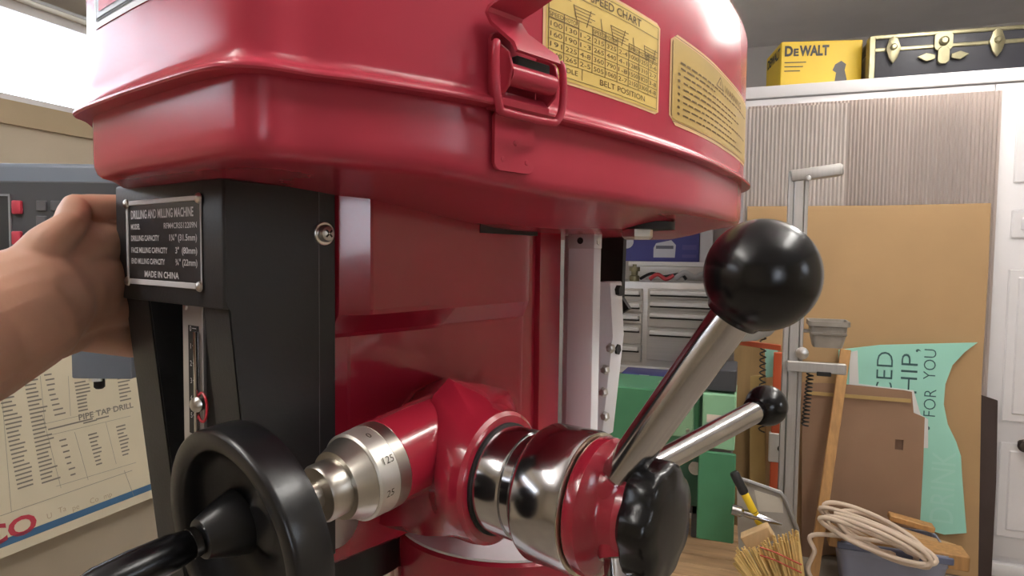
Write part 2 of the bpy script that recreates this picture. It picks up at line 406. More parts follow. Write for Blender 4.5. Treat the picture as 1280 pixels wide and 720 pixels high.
# brand label at the front of the cover
FW = sorted(((LC[i] - LN[i] * .0125).x, (LC[i] - LN[i] * .0125).y) for i in range(NL) if LC[i].y < -.03 and LC[i].x < .12)
def fwall(x):                                # y of the cover wall at this x along the front
    for (xa_, ya_), (xb_, yb_) in zip(FW, FW[1:]):
        if xa_ <= x <= xb_: return ya_ + (yb_ - ya_) * (x - xa_) / (xb_ - xa_)
    return FW[0][1]
def ffn(e): return lambda u, v: Vector((-.098 + u, fwall(-.098 + u) - .0008 - e, .197 + v))
Ink(ffn(0)).rect(0, 0, .15, .06, 12).build('brand_label', mat('label_white', (.75, .75, .78), .35), cover)
Ink(ffn(.0005)).rect(.006, .006, .144, .054, 12).build('brand_border', INK, cover)
Ink(ffn(.0010)).rect(.0085, .0085, .1415, .0515, 12).build('brand_field', mat('label_grey', (.45, .47, .50), .35), cover)
Ink(ffn(.0015)).rect(.016, .013, .134, .024, 12).build('brand_stripe', mat('label_red', (.62, .03, .05), .35), cover)

# ---- latch
sl = s_of_y(.150); lp, ln = wall_at(sl); tang = Vector((-ln.y, ln.x, 0))
LM = frame(Vector((lp.x, lp.y, 0)), tang, Vector((0, 0, 1)), ln)       # a along the cover, b up, c outward
latch = link('latch', bm_prism(rrect(-.030, .128, .026, .186, .006), 0, .0035, LM, .001, 1), RED, R0); setpart(latch, 'red toggle latch')
def lt(p): return LM @ Vector(p)
# strike plate on the pan, hooked at its top
prism('strike_plate', RED, latch, rrect(-.024, .068, .026, .121, .006), -.0005, .0035, LM, .001, 1)
for a in (-.014, .016):
    lathe('rivet', RED, latch, [(.0026, 0), (.002, .0006), (.0, .0008)], lt((a, .078, .0035)), ln, 12)
lathe('rivet', RED, latch, [(.0026, 0), (.002, .0006), (.0, .0008)], lt((.001, .094, .0035)), ln, 12)
pts = [(.1185, .002), (.1185, .012), (.1215, .017), (.127, .018), (.131, .0155)]
bm = bmesh.new(); L_ = []
for b_, c_ in pts: L_.append([bm.verts.new(lt((-.032, b_, c_))), bm.verts.new(lt((.030, b_, c_))), bm.verts.new(lt((.030, b_ + .003, c_ - .003))), bm.verts.new(lt((-.032, b_ + .003, c_ - .003)))])
for A, B in zip(L_, L_[1:]):
    for i in range(4): bm.faces.new((A[i], A[(i + 1) % 4], B[(i + 1) % 4], B[i]))
bm.faces.new(L_[0]); bm.faces.new(L_[-1][::-1]); link('strike_hook', bm, RED, latch)
# side cheeks, roller pin
for a in (-.030, .028):
    M = frame(lt((a, 0, 0)), Vector((0, 0, 1)), ln, tang)
    prism('cheek', RED, latch, [(.128, .002), (.128, .016), (.136, .026), (.150, .030), (.164, .026), (.176, .010), (.178, .002)], 0, .003, M, .0008, 1)
link('roller_pin', bm_lathe([(.0095, -.028), (.0095, .028)], lt((0, .147, .021)), tang, 20), RED, latch)
# wire bail: closed loop
cyc = [(-.040, .170, .022), (-.043, .162, .024), (-.043, .135, .025), (-.038, .117, .024), (-.030, .1135, .023), (.024, .1135, .023), (.036, .118, .024), (.041, .135, .025), (.041, .162, .024), (.038, .170, .022)]
tube('wire_bail', RED, latch, catmull([lt(p) for p in cyc], 6), .0036, 10)
# lever: cranked plate with an upturned tab
def sheet(name, rows_, th_, parent, m):
    bm = bmesh.new(); L_ = []
    for a0, a1, b_, c_ in rows_: L_.append((a0, a1, b_, c_))
    top = [(bm.verts.new(lt((a0, b_, c_))), bm.verts.new(lt((a1, b_, c_)))) for a0, a1, b_, c_ in L_]
    for (p, q), (r_, s_) in zip(top, top[1:]): bm.faces.new((p, q, s_, r_))
    bmesh.ops.recalc_face_normals(bm, faces=bm.faces)
    bmesh.ops.solidify(bm, geom=bm.faces[:], thickness=th_)
    return link(name, bm, m, parent, 30)
sheet('lever', [(-.027, .027, .163, .031), (-.028, .027, .170, .028), (-.040, .004, .187, .013), (-.042, -.001, .197, .009), (-.040, .0, .203, .010), (-.036, .006, .2095, .021), (-.030, .013, .2185, .037), (-.028, .015, .222, .043)], .003, latch, RED)
box('lever_hook', DARK, latch, (-.020, .153, .012), (.022, .163, .026), .001, 1, LM)

# ---- black front cover box
bx = link('front_cover', bm_box((-.234, 0, -.0622), (0, .128, .066), .003, 2), BLACK, R0); setpart(bx, 'black sheet metal front cover')
def fplane(e): return plane_fn((0, -e, 0), (1, 0, 0), (0, 0, 1), 0)
Ink(fplane(.0008)).rect(-.201, -.0445, -.036, .0475).build('nameplate', PLATE, bx)
k = Ink(fplane(.0022))
NP0, NP1, NB, NT = -.201, -.036, -.0445, .0475
bmn = bmesh.new()
for lo, hi in (((NP0, NT - .005), (NP1, NT)), ((NP0, NB), (NP1, NB + .006)), ((NP0, NB), (NP0 + .004, NT)), ((NP1 - .0015, NB), (NP1, NT))):
    bm_box((lo[0], -.0022, lo[1]), (hi[0], -.0004, hi[1]), .0006, 1, bm=bmn)
link('nameplate_border', bmn, SILVER, bx)
for X_, Z_ in ((NP0 + .003, NT - .003), (NP0 + .003, NB + .003), (NP1 - .003, NT - .003), (NP1 - .003, NB + .003)):
    lathe('drive_screw', ZINC, bx, [(.0055, 0), (.0048, .002), (.0025, .0035), (0, .004)], (X_, -.002, Z_), (0, -1, 0), 14)
cx = (NP0 + NP1) / 2
k.text('DRILLING AND MILLING MACHINE', cx, .0275, .0095, width=.138, bold=.02)
k.text('MODEL', NP0 + .013, .016, .006, width=.022, al='l', bold=.02); k.text('RFM4CRSS12209N', NP1 - .007, .016, .006, width=.068, al='r', bold=.01)
k.text('DRILLING CAPACITY', NP0 + .013, .0035, .006, width=.066, al='l', bold=.02); k.text('1¼" (31.5mm)', NP1 - .007, .0035, .0065, width=.056, al='r', bold=.015)
k.text('FACE MILLING CAPACITY', NP0 + .013, -.0095, .006, width=.084, al='l', bold=.02); k.text('3"  (80mm)', NP1 - .007, -.0095, .0065, width=.044, al='r', bold=.015)
k.text('END MILLING CAPACITY', NP0 + .013, -.0215, .006, width=.078, al='l', bold=.02); k.text('¾" (22mm)', NP1 - .007, -.0215, .0065, width=.044, al='r', bold=.015)
k.text('MADE IN CHINA', cx, -.0355, .0068, width=.076, bold=.02)
k.build('nameplate_lettering', SILVER, bx)
# seam on the right cheek and its screw
box('seam_strip', mat('worn_edge', (.11, .11, .115), .4), bx, (-.0003, .1065, -.25), (.0014, .1073, .060))
sc = (0.0008, .113, .0135)
lathe('washer', ZINC, bx, [(.0125, 0), (.0125, .002), (.0118, .0025), (0, .0025)], sc, (1, 0, 0), 24)
lathe('pan_head_screw', ZINC, bx, [(.0095, .002), (.0095, .005), (.0075, .0085), (.004, .0100), (0, .0104)], sc, (1, 0, 0), 24)
for s in (1, -1):
    Mx = frame(Vector((.0103, .113, .0135)), Vector((0, 1, s)).normalized(), Vector((0, -s, 1)).normalized(), Vector((1, 0, 0)))
    box('cross_slot', DARK, bx, (-.005, -.001, -.001), (.005, .001, .0008), 0, 1, Mx)
# pillars below the box: right cheek and left cheek, leaning back a little as they go down
def pillar(name, X0, X1, ytop, ybot, yb, zb):
    bm = bmesh.new()
    P = [(X0, ytop, -.060), (X1, ytop, -.060), (X1, yb, -.060), (X0, yb, -.060), (X0, ybot, zb), (X1, ybot, zb), (X1, yb, zb), (X0, yb, zb)]
    v = [bm.verts.new(p) for p in P]
    for q in ((0, 1, 2, 3), (4, 7, 6, 5), (0, 4, 5, 1), (1, 5, 6, 2), (2, 6, 7, 3), (3, 7, 4, 0)): bm.faces.new([v[i] for i in q])
    bmesh.ops.recalc_face_normals(bm, faces=bm.faces)
    bmesh.ops.bevel(bm, geom=bm.edges[:], offset=.002, segments=2, affect='EDGES')
    return link(name, bm, BLACK, R0)
pillar('cover_cheek', -.052, -.0006, .0065, .034, .128, -.345)
pillar('cover_cheek', -.2335, -.172, .008, .046, .128, -.42)
prism('side_sheet', BLACK, R0, [(.0032, .060), (.1278, .060), (.1278, -.345), (.034, -.345), (.0078, -.0635), (.0032, -.0585)], -.001, .0010, frame(Vector((0, 0, 0)), Vector((0, 1, 0)), Vector((0, 0, 1)), Vector((1, 0, 0))), .0004, 1)
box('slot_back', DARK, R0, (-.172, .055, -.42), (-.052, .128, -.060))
sp = box('depth_scale', mat('scale_silver', (.55, .55, .56), .35, .7), R0, (-.112, .016, -.33), (-.070, .020, -.0615), .0006, 1)
setpart(sp, 'silver depth scale strip')
box('scale_slot', DARK, sp, (-.098, .0150, -.20), (-.078, .0165, -.085))
k = Ink(plane_fn((0, .0145, 0), (1, 0, 0), (0, 0, 1), 0))
for i in range(24):
    z = -.088 - i * .0046; k.rect(-.0885 + (.004 if i % 4 else 0), z, -.080, z + .0007)
    if i % 4 == 0: k.text(str(i // 4), -.092, z - .003, .006)
k.build('scale_marks', SILVER, sp)
box('pointer_rod', CHROME, R0, (-.079, .010, -.21), (-.074, .014, -.09), .001)
lathe('pointer_screw', ZINC, R0, [(.008, 0), (.008, .004), (.004, .007), (0, .0075)], (-.072, .012, -.165), (.4, -1, 0), 16)
tube('pointer_ring', mat('red_pointer', (.55, .03, .05), .4), R0, [(-.067 + .010 * math.cos(a), .013, -.168 + .015 * math.sin(a)) for a in [i * math.pi / 10 for i in range(20)]], .0014, 6, True)
lathe('scale_screw', ZINC, R0, [(.004, 0), (.003, .002), (0, .0025)], (-.104, .016, -.066), (0, -1, 0), 12)

# ---- headstock casting: right face modelled as stacked plan sections
def plan_loft(secs, name, m, parent, ang=30):   # secs: list of (z, [(x,y)...]) with equal counts
    bm = bmesh.new(); RR = [[bm.verts.new((x, y, z)) for x, y in P] for z, P in secs]; n = len(RR[0])
    for a, b in zip(RR, RR[1:]):
        for i in range(n): bm.faces.new((a[i], a[(i + 1) % n], b[(i + 1) % n], b[i]))
    bm.faces.new(RR[0][::-1]); bm.faces.new(RR[-1])
    bmesh.ops.recalc_face_normals(bm, faces=bm.faces)
    return bm
def pl(front, f0, f1, rear):
    # chamfered front corner: narrow at the cover, full at .16
    return [(-.225, .129), (front - .014, .129), (front, .1315), (front + .001, .1325), (f0 - .0015, .1575), (f0, .161), (f0 + (f1 - f0) * .45, .30), (f1, .452), (f1 - .001, .462), (rear - .002, .470), (rear, .480), (rear, .560), (rear - .006, .568), (-.225, .570)]
UP = pl(.003, .026, .026, .010)
LOW = pl(-.020, -.014, .016, .010)
secs = [(.066, UP), (-.070, UP), (-.076, pl(.002, .024, .026, .010)), (-.099, pl(-.016, -.010, .016, .010)), (-.104, LOW), (-.345, LOW), (-.366, pl(-.023, -.017, .010, .008)), (-.372, pl(-.030, -.024, .0, .0))]
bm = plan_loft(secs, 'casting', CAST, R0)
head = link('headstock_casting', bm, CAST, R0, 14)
# upper rear web and the oil slot under the pan
box('rear_flange', CAST, R0, (-.20, .500, -.36), (.020, .560, .052), .004, 2)
box('pan_slot', DARK, R0, (.020, .345, .022), (.0275, .480, .0415))
# ---- feed housing: worm barrel along the machine, pinion boss out to the right
WX, W0, WS = .085, -.2368, .115           # worm axis runs slightly downhill to the front
def wz(y): return W0 + WS * y
WZ_ = wz(-.044) - .006
PY, PZ = .211, -.243
barrel = lathe('worm_barrel', CAST, R0, [(.042, .118), (.0455, .121), (.047, .16), (.050, .26), (.044, .275)], (WX, 0, W0), (0, 1, WS), 48)
# housing block: a faceted block behind the barrel drawn out into a round boss
HBACK = [(.200, -.345), (.232, -.200), (.252, -.182), (.305, -.171), (.440, -.206), (.455, -.232), (.458, -.27), (.44, -.345)]
HFRONT = [(.168, -.312), (.172, -.186), (.187, -.162), (.212, -.146), (.318, -.176), (.331, -.196), (.334, -.240), (.318, -.312)]
HPOLY = HFRONT
HC = (.25, -.24)
def poly_ray(P, c, a):
    dx_, dy_ = math.cos(a), math.sin(a); best = 1e9
    for (x0_, y0_), (x1_, y1_) in zip(P, P[1:] + P[:1]):
        ex, ey = x1_ - x0_, y1_ - y0_; den = dx_ * ey - dy_ * ex
        if abs(den) < 1e-9: continue
        t = ((x0_ - c[0]) * ey - (y0_ - c[1]) * ex) / den; u = ((x0_ - c[0]) * dy_ - (y0_ - c[1]) * dx_) / den
        if t > 0 and -1e-6 <= u <= 1 + 1e-6: best = min(best, t)
    return best
angs = sorted([2 * math.pi * i / 48 for i in range(48)] + [math.atan2(y_ - HC[1], x_ - HC[0]) % (2 * math.pi) for x_, y_ in HPOLY])
bm = bmesh.new(); RR = []
for X_, fb, k_, rc_ in ((-.03, 0, 0, .07), (.0, 0, 0, .07), (.094, 1, 0, .07), (.103, 1, .10, .076), (.128, 1, .55, .075), (.146, 1, .88, .073), (.156, 1, .99, .072), (.162, 1, 1, .0715), (.170, 1, 1, .070), (.1735, 1, 1, .066), (.1735, 1, 1, .057)):
    hc_ = (.33 + (.25 - .33) * fb, -.24); HP = [(b0_ + (f0_ - b0_) * fb, b1_ + (f1_ - b1_) * fb) for (b0_, b1_), (f0_, f1_) in zip(HBACK, HFRONT)]
    ring = []
    for a in angs:
        t = poly_ray(HP, hc_, a); p = Vector((hc_[0] + t * math.cos(a), hc_[1] + t * math.sin(a))); q = Vector((PY + rc_ * math.cos(a), PZ + rc_ * math.sin(a)))
        p = p.lerp(q, k_); ring.append(bm.verts.new((X_, p.x, p.y)))
    RR.append(ring)
n_ = len(angs)
for A, B in zip(RR, RR[1:]):
    for i in range(n_): bm.faces.new((A[i], A[(i + 1) % n_], B[(i + 1) % n_], B[i]))
bm.faces.new(RR[0]); bm.faces.new(RR[-1])
link('pinion_housing', bm, CAST, R0, 30)
# graduated dial, nut, shaft, handwheel
dl = lathe('worm_dial', STEEL, R0, [(0.0420, .1225), (0.0454, .120), (0.0454, .106)], (WX, 0, W0), (0, 1, WS), 64)
lathe('dial_band', mat('dial_satin', (.72, .70, .64), .42, .85), dl, [(0.0449, .106), (0.0449, .104), (0.0441, .084), (0.0420, .082)], (WX, 0, W0), (0, 1, WS), 64)
lathe('dial_knurl', STEEL, dl, [(0.0412, .082), (0.0344, .066), (0.0336, .063), (0.0277, .063)], (WX, 0, W0), (0, 1, WS), 64)
lathe('dial_nut', STEEL, dl, [(0.0277, .066), (0.0277, .045), (0.0256, .042), (0.0143, .0418)], (WX, 0, W0), (0, 1, WS), 48)
lathe('shaft', STEEL, R0, [(0.0126, .10), (0.0126, -.013)], (WX, 0, W0), (0, 1, WS), 32)
def dial_fn(u, v):                            # u around, v along the axis
    a = u / .0535; r = .0456; return Vector((WX + r * math.sin(a), v, wz(v) + r * math.cos(a)))
k = Ink(lambda u, v: dial_fn(-u, v))
def dtext(t, a, y):
    V, Fc, x0, x1, y0, y1 = text_geo(t); b = len(k.V)
    for x, y_ in V: k.V.append(dial_fn(.0535 * a - (y_ - .36) * .012, y - .004 + (x - x0) * .010 ))
    k.F.extend(tuple(i + b for i in q) for q in Fc)
for t_, a_ in (('125', 1.05), ('0', .35), ('25', 1.75)):
    k = Ink(dial_fn); dtext(t_, a_, .092); k.build('dial_number', INK, dl)
lathe('oil_plug', mat('plug_steel', (.45, .43, .42), .4, .8), R0, [(.030, 0), (.030, .004), (.027, .006), (0, .006)], mat_at(421, 652, 0, -.018), (1, 0, 0), 32)
# handwheel: dished black wheel
HY = -.044
hw = lathe('handwheel', SATIN, R0, [(.018, .046), (.045, .042), (.075, .036), (.089, .034), (.0945, .033), (.0965, .028), (.0970, .004), (.096, .000), (.094, -.0015), (.082, -.001), (.0795, .0005), (.0785, .003), (.077, .010), (.074, .020), (.064, .028), (.050, .032), (.036, .034), (.026, .032), (.021, .029), (.018, .0285), (0, .0285)], (WX, HY, WZ_), (0, 1, WS), 72, 40)
setpart(hw, 'black dished fine feed handwheel')
hx, hz_ = None, None
hp = mat_at(252, 673, 1, HY - .004)
HX, HZ = hp.x, hp.z
# web lobe carrying the grip
lathe('grip_boss', SATIN, hw, [(.030, .030), (.026, .016), (.021, .004), (.0175, -.005), (.013, -.006)], (HX, HY, HZ), (0, 1, WS), 32)
lathe('grip_collar', CHROME, hw, [(.013, -.008), (.013, -.014)], (HX, HY, HZ), (0, 1, WS), 24)
lathe('grip', GLOSS, hw, [(.010, -.012), (.0125, -.0135), (.0155, -.030), (.0165, -.060), (.0155, -.085), (.0135, -.092), (.009, -.0935), (0, -.0935)], (HX, HY, HZ), (0, 1, WS), 32)

# ---- pinion shaft: chrome collars, red hub, ball levers, lobed knob
ax = lambda name, m, prof, n=64, par=R0, rp=None, ang=35: lathe(name, m, par, prof, (0, PY, PZ), (1, 0, 0), n, ang, rp)
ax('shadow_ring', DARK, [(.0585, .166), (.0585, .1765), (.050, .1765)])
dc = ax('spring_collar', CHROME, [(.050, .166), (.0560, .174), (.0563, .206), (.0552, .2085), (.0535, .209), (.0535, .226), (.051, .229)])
ax('depth_dial', CHROME, [(.050, .218), (.0565, .221), (.0650, .2285), (.0680, .234), (.0680, .279), (.0665, .282), (.055, .2825)])
ax('dial_edge', mat('brass_edge', (.55, .50, .40), .35, 1.0), [(.0664, .2815), (.0670, .2835), (.064, .2845), (.055, .2845)])
ax('dial_gap', DARK, [(.062, .281), (.062, .288)])
hub = ax('lever_hub', CAST, [(.045, .2865), (.0640, .2865), (.0650, .2895), (.0640, .298), (.057, .304), (.047, .308), (.044, .312), (.043, .324), (.040, .328), (.02, .328)], 64)
B1 = matd(952, 344, .50) ; B2 = matd(958, 507, .745)
hubc = Vector((.316, PY, PZ))
def lever(name, ball, base, r0, r1, rb, lbl):
    d = (ball - base).normalized()
    lathe('lever_boss', CAST, hub, [(.028, -.030), (.024, -.004), (.0205, .003), (.019, .006), (.010, .0062)], base, d, 32)
    L = (ball - base).length
    o = link(name, bm_lathe([(r0 * .98, -.012), (r0, .0), (r1, L - rb * .8)], base, d, 32), CHROME, R0); o['label'] = lbl
    prof = [(r1 * 1.02, -rb * .97), (r1 * 1.25, -rb * .94)] + [(rb * math.cos(rad(t)), rb * math.sin(rad(t))) for t in range(-58, 90, 6)] + [(0, rb)]
    k_ = link('ball', bm_lathe(prof, ball, d, 48), GLOSS, o); return o
b1 = mat_at(781, 592, 1, .186); 
lever('feed_lever', B1, Vector((.3120, .197, -.2110)), .0165, .0172, 70.5 * .50 / FPX, 'chrome feed lever with large black ball')
lever('feed_lever', B2, Vector((.314, .248, -.216)), .0120, .0128, 25.5 * .745 / FPX, 'chrome feed lever with small black ball, pointing back')
lever('feed_lever', Vector((.40, .09, -.46)), Vector((.322, .190, -.272)), .0150, .0150, .035, 'chrome feed lever pointing down')
def lobes(a, kk):
    return 1 - (.075 * (0.5 + 0.5 * math.cos(a * 7)) ** 1.6 if kk in (1, 2, 3, 4, 5) else 0)
kb = ax('lobed_knob', GLOSS, [(.036, .330), (.050, .332), (.0535, .336), (.0535, .353), (.0515, .358), (.046, .3615), (.030, .363), (0, .3635)], 120, rp=lobes, ang=40)
setpart(kb, 'black lobed clamp knob')
ax('knob_collar', CAST, [(.034, .322), (.044, .324), (.044, .331), (.034, .333)], 48)

# ---- quill, column and stand below
lathe('quill_sleeve', SATIN, R0, [(.082, 0), (.086, -.004), (.086, -.045), (.078, -.050)], (-.117, .235, -.376), (0, 0, 1), 48)
lathe('spindle', CHROME, R0, [(.045, 0), (.045, -.09), (.03, -.12), (.012, -.16)], (-.117, .235, -.40), (0, 0, 1), 40)
CX, CY = .045, .405
cc = lathe('column_collar', CAST, R0, [(.150, -.60), (.160, -.50), (.164, -.41), (.164, -.378), (.160, -.374)], (CX - .01, CY, 0), (0, 0, 1), 72)
lathe('machined_ring', MILLED, R0, [(.161, -.3735), (.161, -.3705), (.10, -.3705)], (CX - .01, CY, 0), (0, 0, 1), 72)
lathe('column', CAST, R0, [(.115, -1.10), (.115, -.352)], (-.06, .42, 0), (0, 0, 1), 48)
BZ = -MO.z / MS
box('base_casting', CAST, R0, (-.36, .02, -1.20), (.20, .66, -1.10), .02, 3)
box('work_table', MILLED, R0, (-.60, .10, -1.02), (.36, .36, -.96), .005, 2)
box('saddle', CAST, R0, (-.30, .12, -1.10), (.06, .34, -1.02), .01, 2)
box('stand', mat('stand_paint', (.02, .02, .022), .5), R0, (-.38, .0, BZ), (.22, .68, -1.20), .01, 2)
# ---- hex nut under the pan
from mathutils.bvhtree import BVHTree
bvh = BVHTree.FromPolygons([v.co.copy() for v in pan.data.vertices], [tuple(p.vertices) for p in pan.data.polygons])
hit = bvh.ray_cast(MC * MS, (MR.transposed() @ ray(797, 286)).normalized())[0] / MS
lathe('hex_nut', ZINC, R0, [(.024, .02), (.024, -.012), (.020, -.016), (.010, -.016)], hit, (0, 0, 1), 6, 20)
lathe('bolt_slot', DARK, R0, [(.046, .01), (.046, -.0012), (0, -.0012)], hit + Vector((.006, .01, 0)), (0, 0, 1), 24)

# ---- digital readout scale bolted behind the casting
SY = .585
x0 = mat_at(709, 400, 1, SY).x; x1 = mat_at(741, 400, 1, SY).x
zt = mat_at(720, 291, 1, SY).z
x2y = mat_at(750, 400, 0, x1).y
rs = box('readout_scale', ALU, R0, (x0, SY, -.62), (x1, x2y, zt), .0015, 2); setpart(rs, 'silver linear readout scale')
box('end_cap', mat('cap_alu', (.62, .62, .64), .4, .3), rs, (x0 - .0006, SY - .001, zt - .026), (x1 + .0006, x2y + .001, zt + .001), .0015, 2)
lathe('cap_screw', DARK, rs, [(.0055, 0), (.0055, .0012), (0, .0012)], (x0 + (x1 - x0) * .48, SY - .001, zt - .013), (0, -1, 0), 16)
lathe('cap_screw', ZINC, rs, [(.006, 0), (.006, .002), (0, .002)], (x1, (SY + x2y) / 2, zt - .014), (1, 0, 0), 6)
box('backing_strip', mat('strip_alu', (.70, .66, .70), .4, .6), rs, (x0 - .012, SY + .006, -.62), (x0 - .002, SY + .02, zt - .005), .001)
# slanted bracket arm with bolts
YA = .70
Pt = [mat_at(a, b, 1, YA) for a, b in ((751, 352), (768, 352), (770, 420), (757, 545), (733, 545), (742, 455))]
M = frame(Vector((0, YA, 0)), Vector((1, 0, 0)), Vector((0, 0, 1)), Vector((0, -1, 0)))
br = link('readout_bracket', bm_prism([(p.x, p.z) for p in Pt], -.03, .012, M, .002, 1), ALU, R0); setpart(br, 'silver slanted bracket arm')
for px, py in ((764, 435), (757, 462), (755, 490), (757, 520)):
    p = mat_at(px, py, 1, YA - .012); lathe('bolt', ZINC, br, [(.009, 0), (.009, .004), (.006, .009), (0, .010)], p, (0, -1, 0), 6)
for px, py in ((769, 363), (766, 436)):
    p = mat_at(px, py, 1, YA + .01); lathe('bolt', mat('black_bolt', (.03, .03, .032), .4, .6), br, [(.010, -.004), (.010, .012), (0, .012)], p, (1, 0, 0), 6)
Pt = [mat_at(a, b, 1, .76) for a, b in ((748, 285), (780, 285), (777, 372), (786, 386), (776, 392), (765, 400), (760, 510), (748, 510))]
M = frame(Vector((0, .76, 0)), Vector((1, 0, 0)), Vector((0, 0, 1)), Vector((0, -1, 0)))
link('black_guard', bm_prism([(p.x, p.z) for p in Pt], -.012, .0, M, .0), mat('guard_black', (.004, .004, .004), .5), R0)
ROOT_DONE = True

# ================================================================== hand
SKIN = mat('skin', (0.56, 0.31, 0.21), 0.48, bump=0.25, bscale=60, var=0.10, vscale=14)
bs = SKIN.node_tree.nodes['Principled BSDF']; bs.inputs['Subsurface Weight'].default_value = 0.15; bs.inputs['Subsurface Radius'].default_value = (.012, .004, .002); bs.inputs['Subsurface Scale'].default_value = .5
def hp_(px, py, dep): return atd(px, py, dep * MS)
bm = bmesh.new()
def cap(chain, n=20):
    P = [hp_(x, y, d) for x, y, d, r in chain]; Rr = [r * d * MS / FPX for x, y, d, r in chain]
    pts, rs_ = [], []
    d0 = (P[0] - P[1]).normalized(); d1 = (P[-1] - P[-2]).normalized()
    for t in (80, 60, 40, 20): pts.append(P[0] + d0 * Rr[0] * math.sin(rad(t))); rs_.append(Rr[0] * math.cos(rad(t)))
    for i in range(len(P)):
        pts.append(P[i]); rs_.append(Rr[i])
        if i < len(P) - 1:
            for q_ in (1, 2): pts.append(P[i].lerp(P[i + 1], q_ / 3)); rs_.append(Rr[i] + (Rr[i + 1] - Rr[i]) * q_ / 3)
    for t in (20, 40, 60, 80): pts.append(P[-1] + d1 * Rr[-1] * math.sin(rad(t))); rs_.append(Rr[-1] * math.cos(rad(t)))
    bm_tube(pts, rs_, n, bm=bm)
def mp(x, y, z): return MO + MR @ (Vector((x, y, z)) * MS)
def grip(pxk, z, r, rk, start):              # a finger: metacarpal from the wrist, knuckle, then along the side of the cover
    P = [hp_(*p[:3]) for p in start] + [mp(-.262 - r * .3, .030, z), mp(-.236 - r, .080, z - .002), mp(-.234 - r, .125, z - .010)]
    Rr = [p[3] * p[2] * MS / FPX for p in start] + [r * 1.05 * MS, r * MS, r * .9 * MS]
    raw(P, Rr)
def raw(P, Rr, n=20):
    pts, rs_ = [], []
    d0 = (P[0] - P[1]).normalized(); d1 = (P[-1] - P[-2]).normalized()
    for t in (80, 60, 40, 20): pts.append(P[0] + d0 * Rr[0] * math.sin(rad(t))); rs_.append(Rr[0] * math.cos(rad(t)))
    for i in range(len(P)):
        pts.append(P[i]); rs_.append(Rr[i])
        if i < len(P) - 1:
            for q_ in (1, 2): pts.append(P[i].lerp(P[i + 1], q_ / 3)); rs_.append(Rr[i] + (Rr[i + 1] - Rr[i]) * q_ / 3)
    for t in (20, 40, 60, 80): pts.append(P[-1] + d1 * Rr[-1] * math.sin(rad(t))); rs_.append(Rr[-1] * math.cos(rad(t)))
    bm_tube(pts, rs_, n, bm=bm)
cap([(-330, 560, .44, 125), (-150, 475, .52, 98), (-40, 428, .60, 82), (25, 398, .64, 70)])             # forearm and wrist
cap([(-150, 455, .56, 88), (-20, 404, .63, 80), (40, 376, .66, 70)])
grip(0, .004, .021, 0, [(25, 366, .655, 44), (68, 330, .685, 42), (104, 312, .715, 34)])               # index
grip(0, -.038, .022, 0, [(20, 388, .65, 50), (80, 356, .685, 46), (112, 350, .715, 37)])                # middle
grip(0, -.080, .020, 0, [(20, 410, .65, 50), (80, 386, .690, 43), (110, 383, .72, 34)])                 # ring
grip(0, -.122, .017, 0, [(10, 424, .65, 46), (70, 412, .695, 38), (102, 412, .725, 27)])                # little
cap([(30, 362, .67, 46), (76, 366, .69, 56), (100, 366, .715, 48)])                                      # palm body
th_ = [(38, 338, .655, 34), (62, 304, .66, 26), (86, 283, .675, 19)]
raw([hp_(*p[:3]) for p in th_] + [mp(-.262, -.030, .0400), mp(-.254, .012, .0440), mp(-.250, .045, .046)], [p[3] * p[2] * MS / FPX for p in th_] + [.0170 * MS, .0150 * MS, .0125 * MS])   # thumb
me = bpy.data.meshes.new('hand_raw'); bm.to_mesh(me); bm.free()
ho = bpy.data.objects.new('person', me); COL.objects.link(ho)
md_ = ho.modifiers.new('r', 'REMESH'); md_.mode = 'VOXEL'; md_.voxel_size = 0.0022; md_.use_smooth_shade = True
ms_ = ho.modifiers.new('s', 'SMOOTH'); ms_.factor = 0.5; ms_.iterations = 3
dg = bpy.context.evaluated_depsgraph_get(); dg.update()
me2 = bpy.data.meshes.new_from_object(ho.evaluated_get(dg)); ho.modifiers.clear(); ho.data = me2; me2.materials.clear(); me2.materials.append(SKIN)
for p in me2.polygons: p.use_smooth = True
tag(ho, 'bare left hand and forearm reaching in, gripping side of the black front cover', 'person')

# ================================================================== left side of the room
# blue-grey control console hanging beside the machine
CGR = mat('blue_grey_console', (.16, .19, .24), .4, var=.04)
CDK = mat('console_face', (.075, .08, .09), .35)
hd = Vector((CR @ Vector((0, 0, -1))).xy).normalized(); fw = Vector((hd.x, hd.y, 0)); rt = Vector((hd.y, -hd.x, 0))
D = 0.98
con_o = CAM + fw * D
con = empty('control_console', (0, 0, 0)); tag(con, 'blue-grey control console with red buttons behind the hand', 'control box')
def cpt(px, py): v = atd(px, py, 1.0) - CAM; t = D / v.dot(fw); p = CAM + v * t - con_o; return p.dot(rt), p.z
KM = frame(con_o, rt, Vector((0, 0, 1)), -fw)
con.location = (con_o + rt * cpt(60, 300)[0]); con.location.z = con_o.z + cpt(60, 475)[1]
KM = Matrix.Translation(-con.location) @ KM
a0, _ = cpt(-140, 300); a1, _ = cpt(159, 300); _, zt1 = cpt(0, 203); _, zt2 = cpt(0, 226); _, zb1 = cpt(0, 345)
box('body', CGR, con, (a0, zb1, -.16), (a1, zt1, 0), .008, 3, KM)
box('face_panel', CDK, con, (a0 + .02, zb1 + .012, -.002), (a1 - .005, zt2, .003), .002, 1, KM)
u0, v0 = cpt(-60, 320); u1, v1 = cpt(16, 243)
bmx = bmesh.new()
for lo, hi in (((u0, v0), (u1, v0 + .003)), ((u0, v1 - .003), (u1, v1)), ((u1 - .003, v0), (u1, v1)), ((u0, v0), (u0 + .003, v1))): bm_box((lo[0], lo[1], .002), (hi[0], hi[1], .006), 0, bm=bmx, M=KM)
link('screen_frame', bmx, mat('screen_trim', (.25, .26, .28), .4), con)
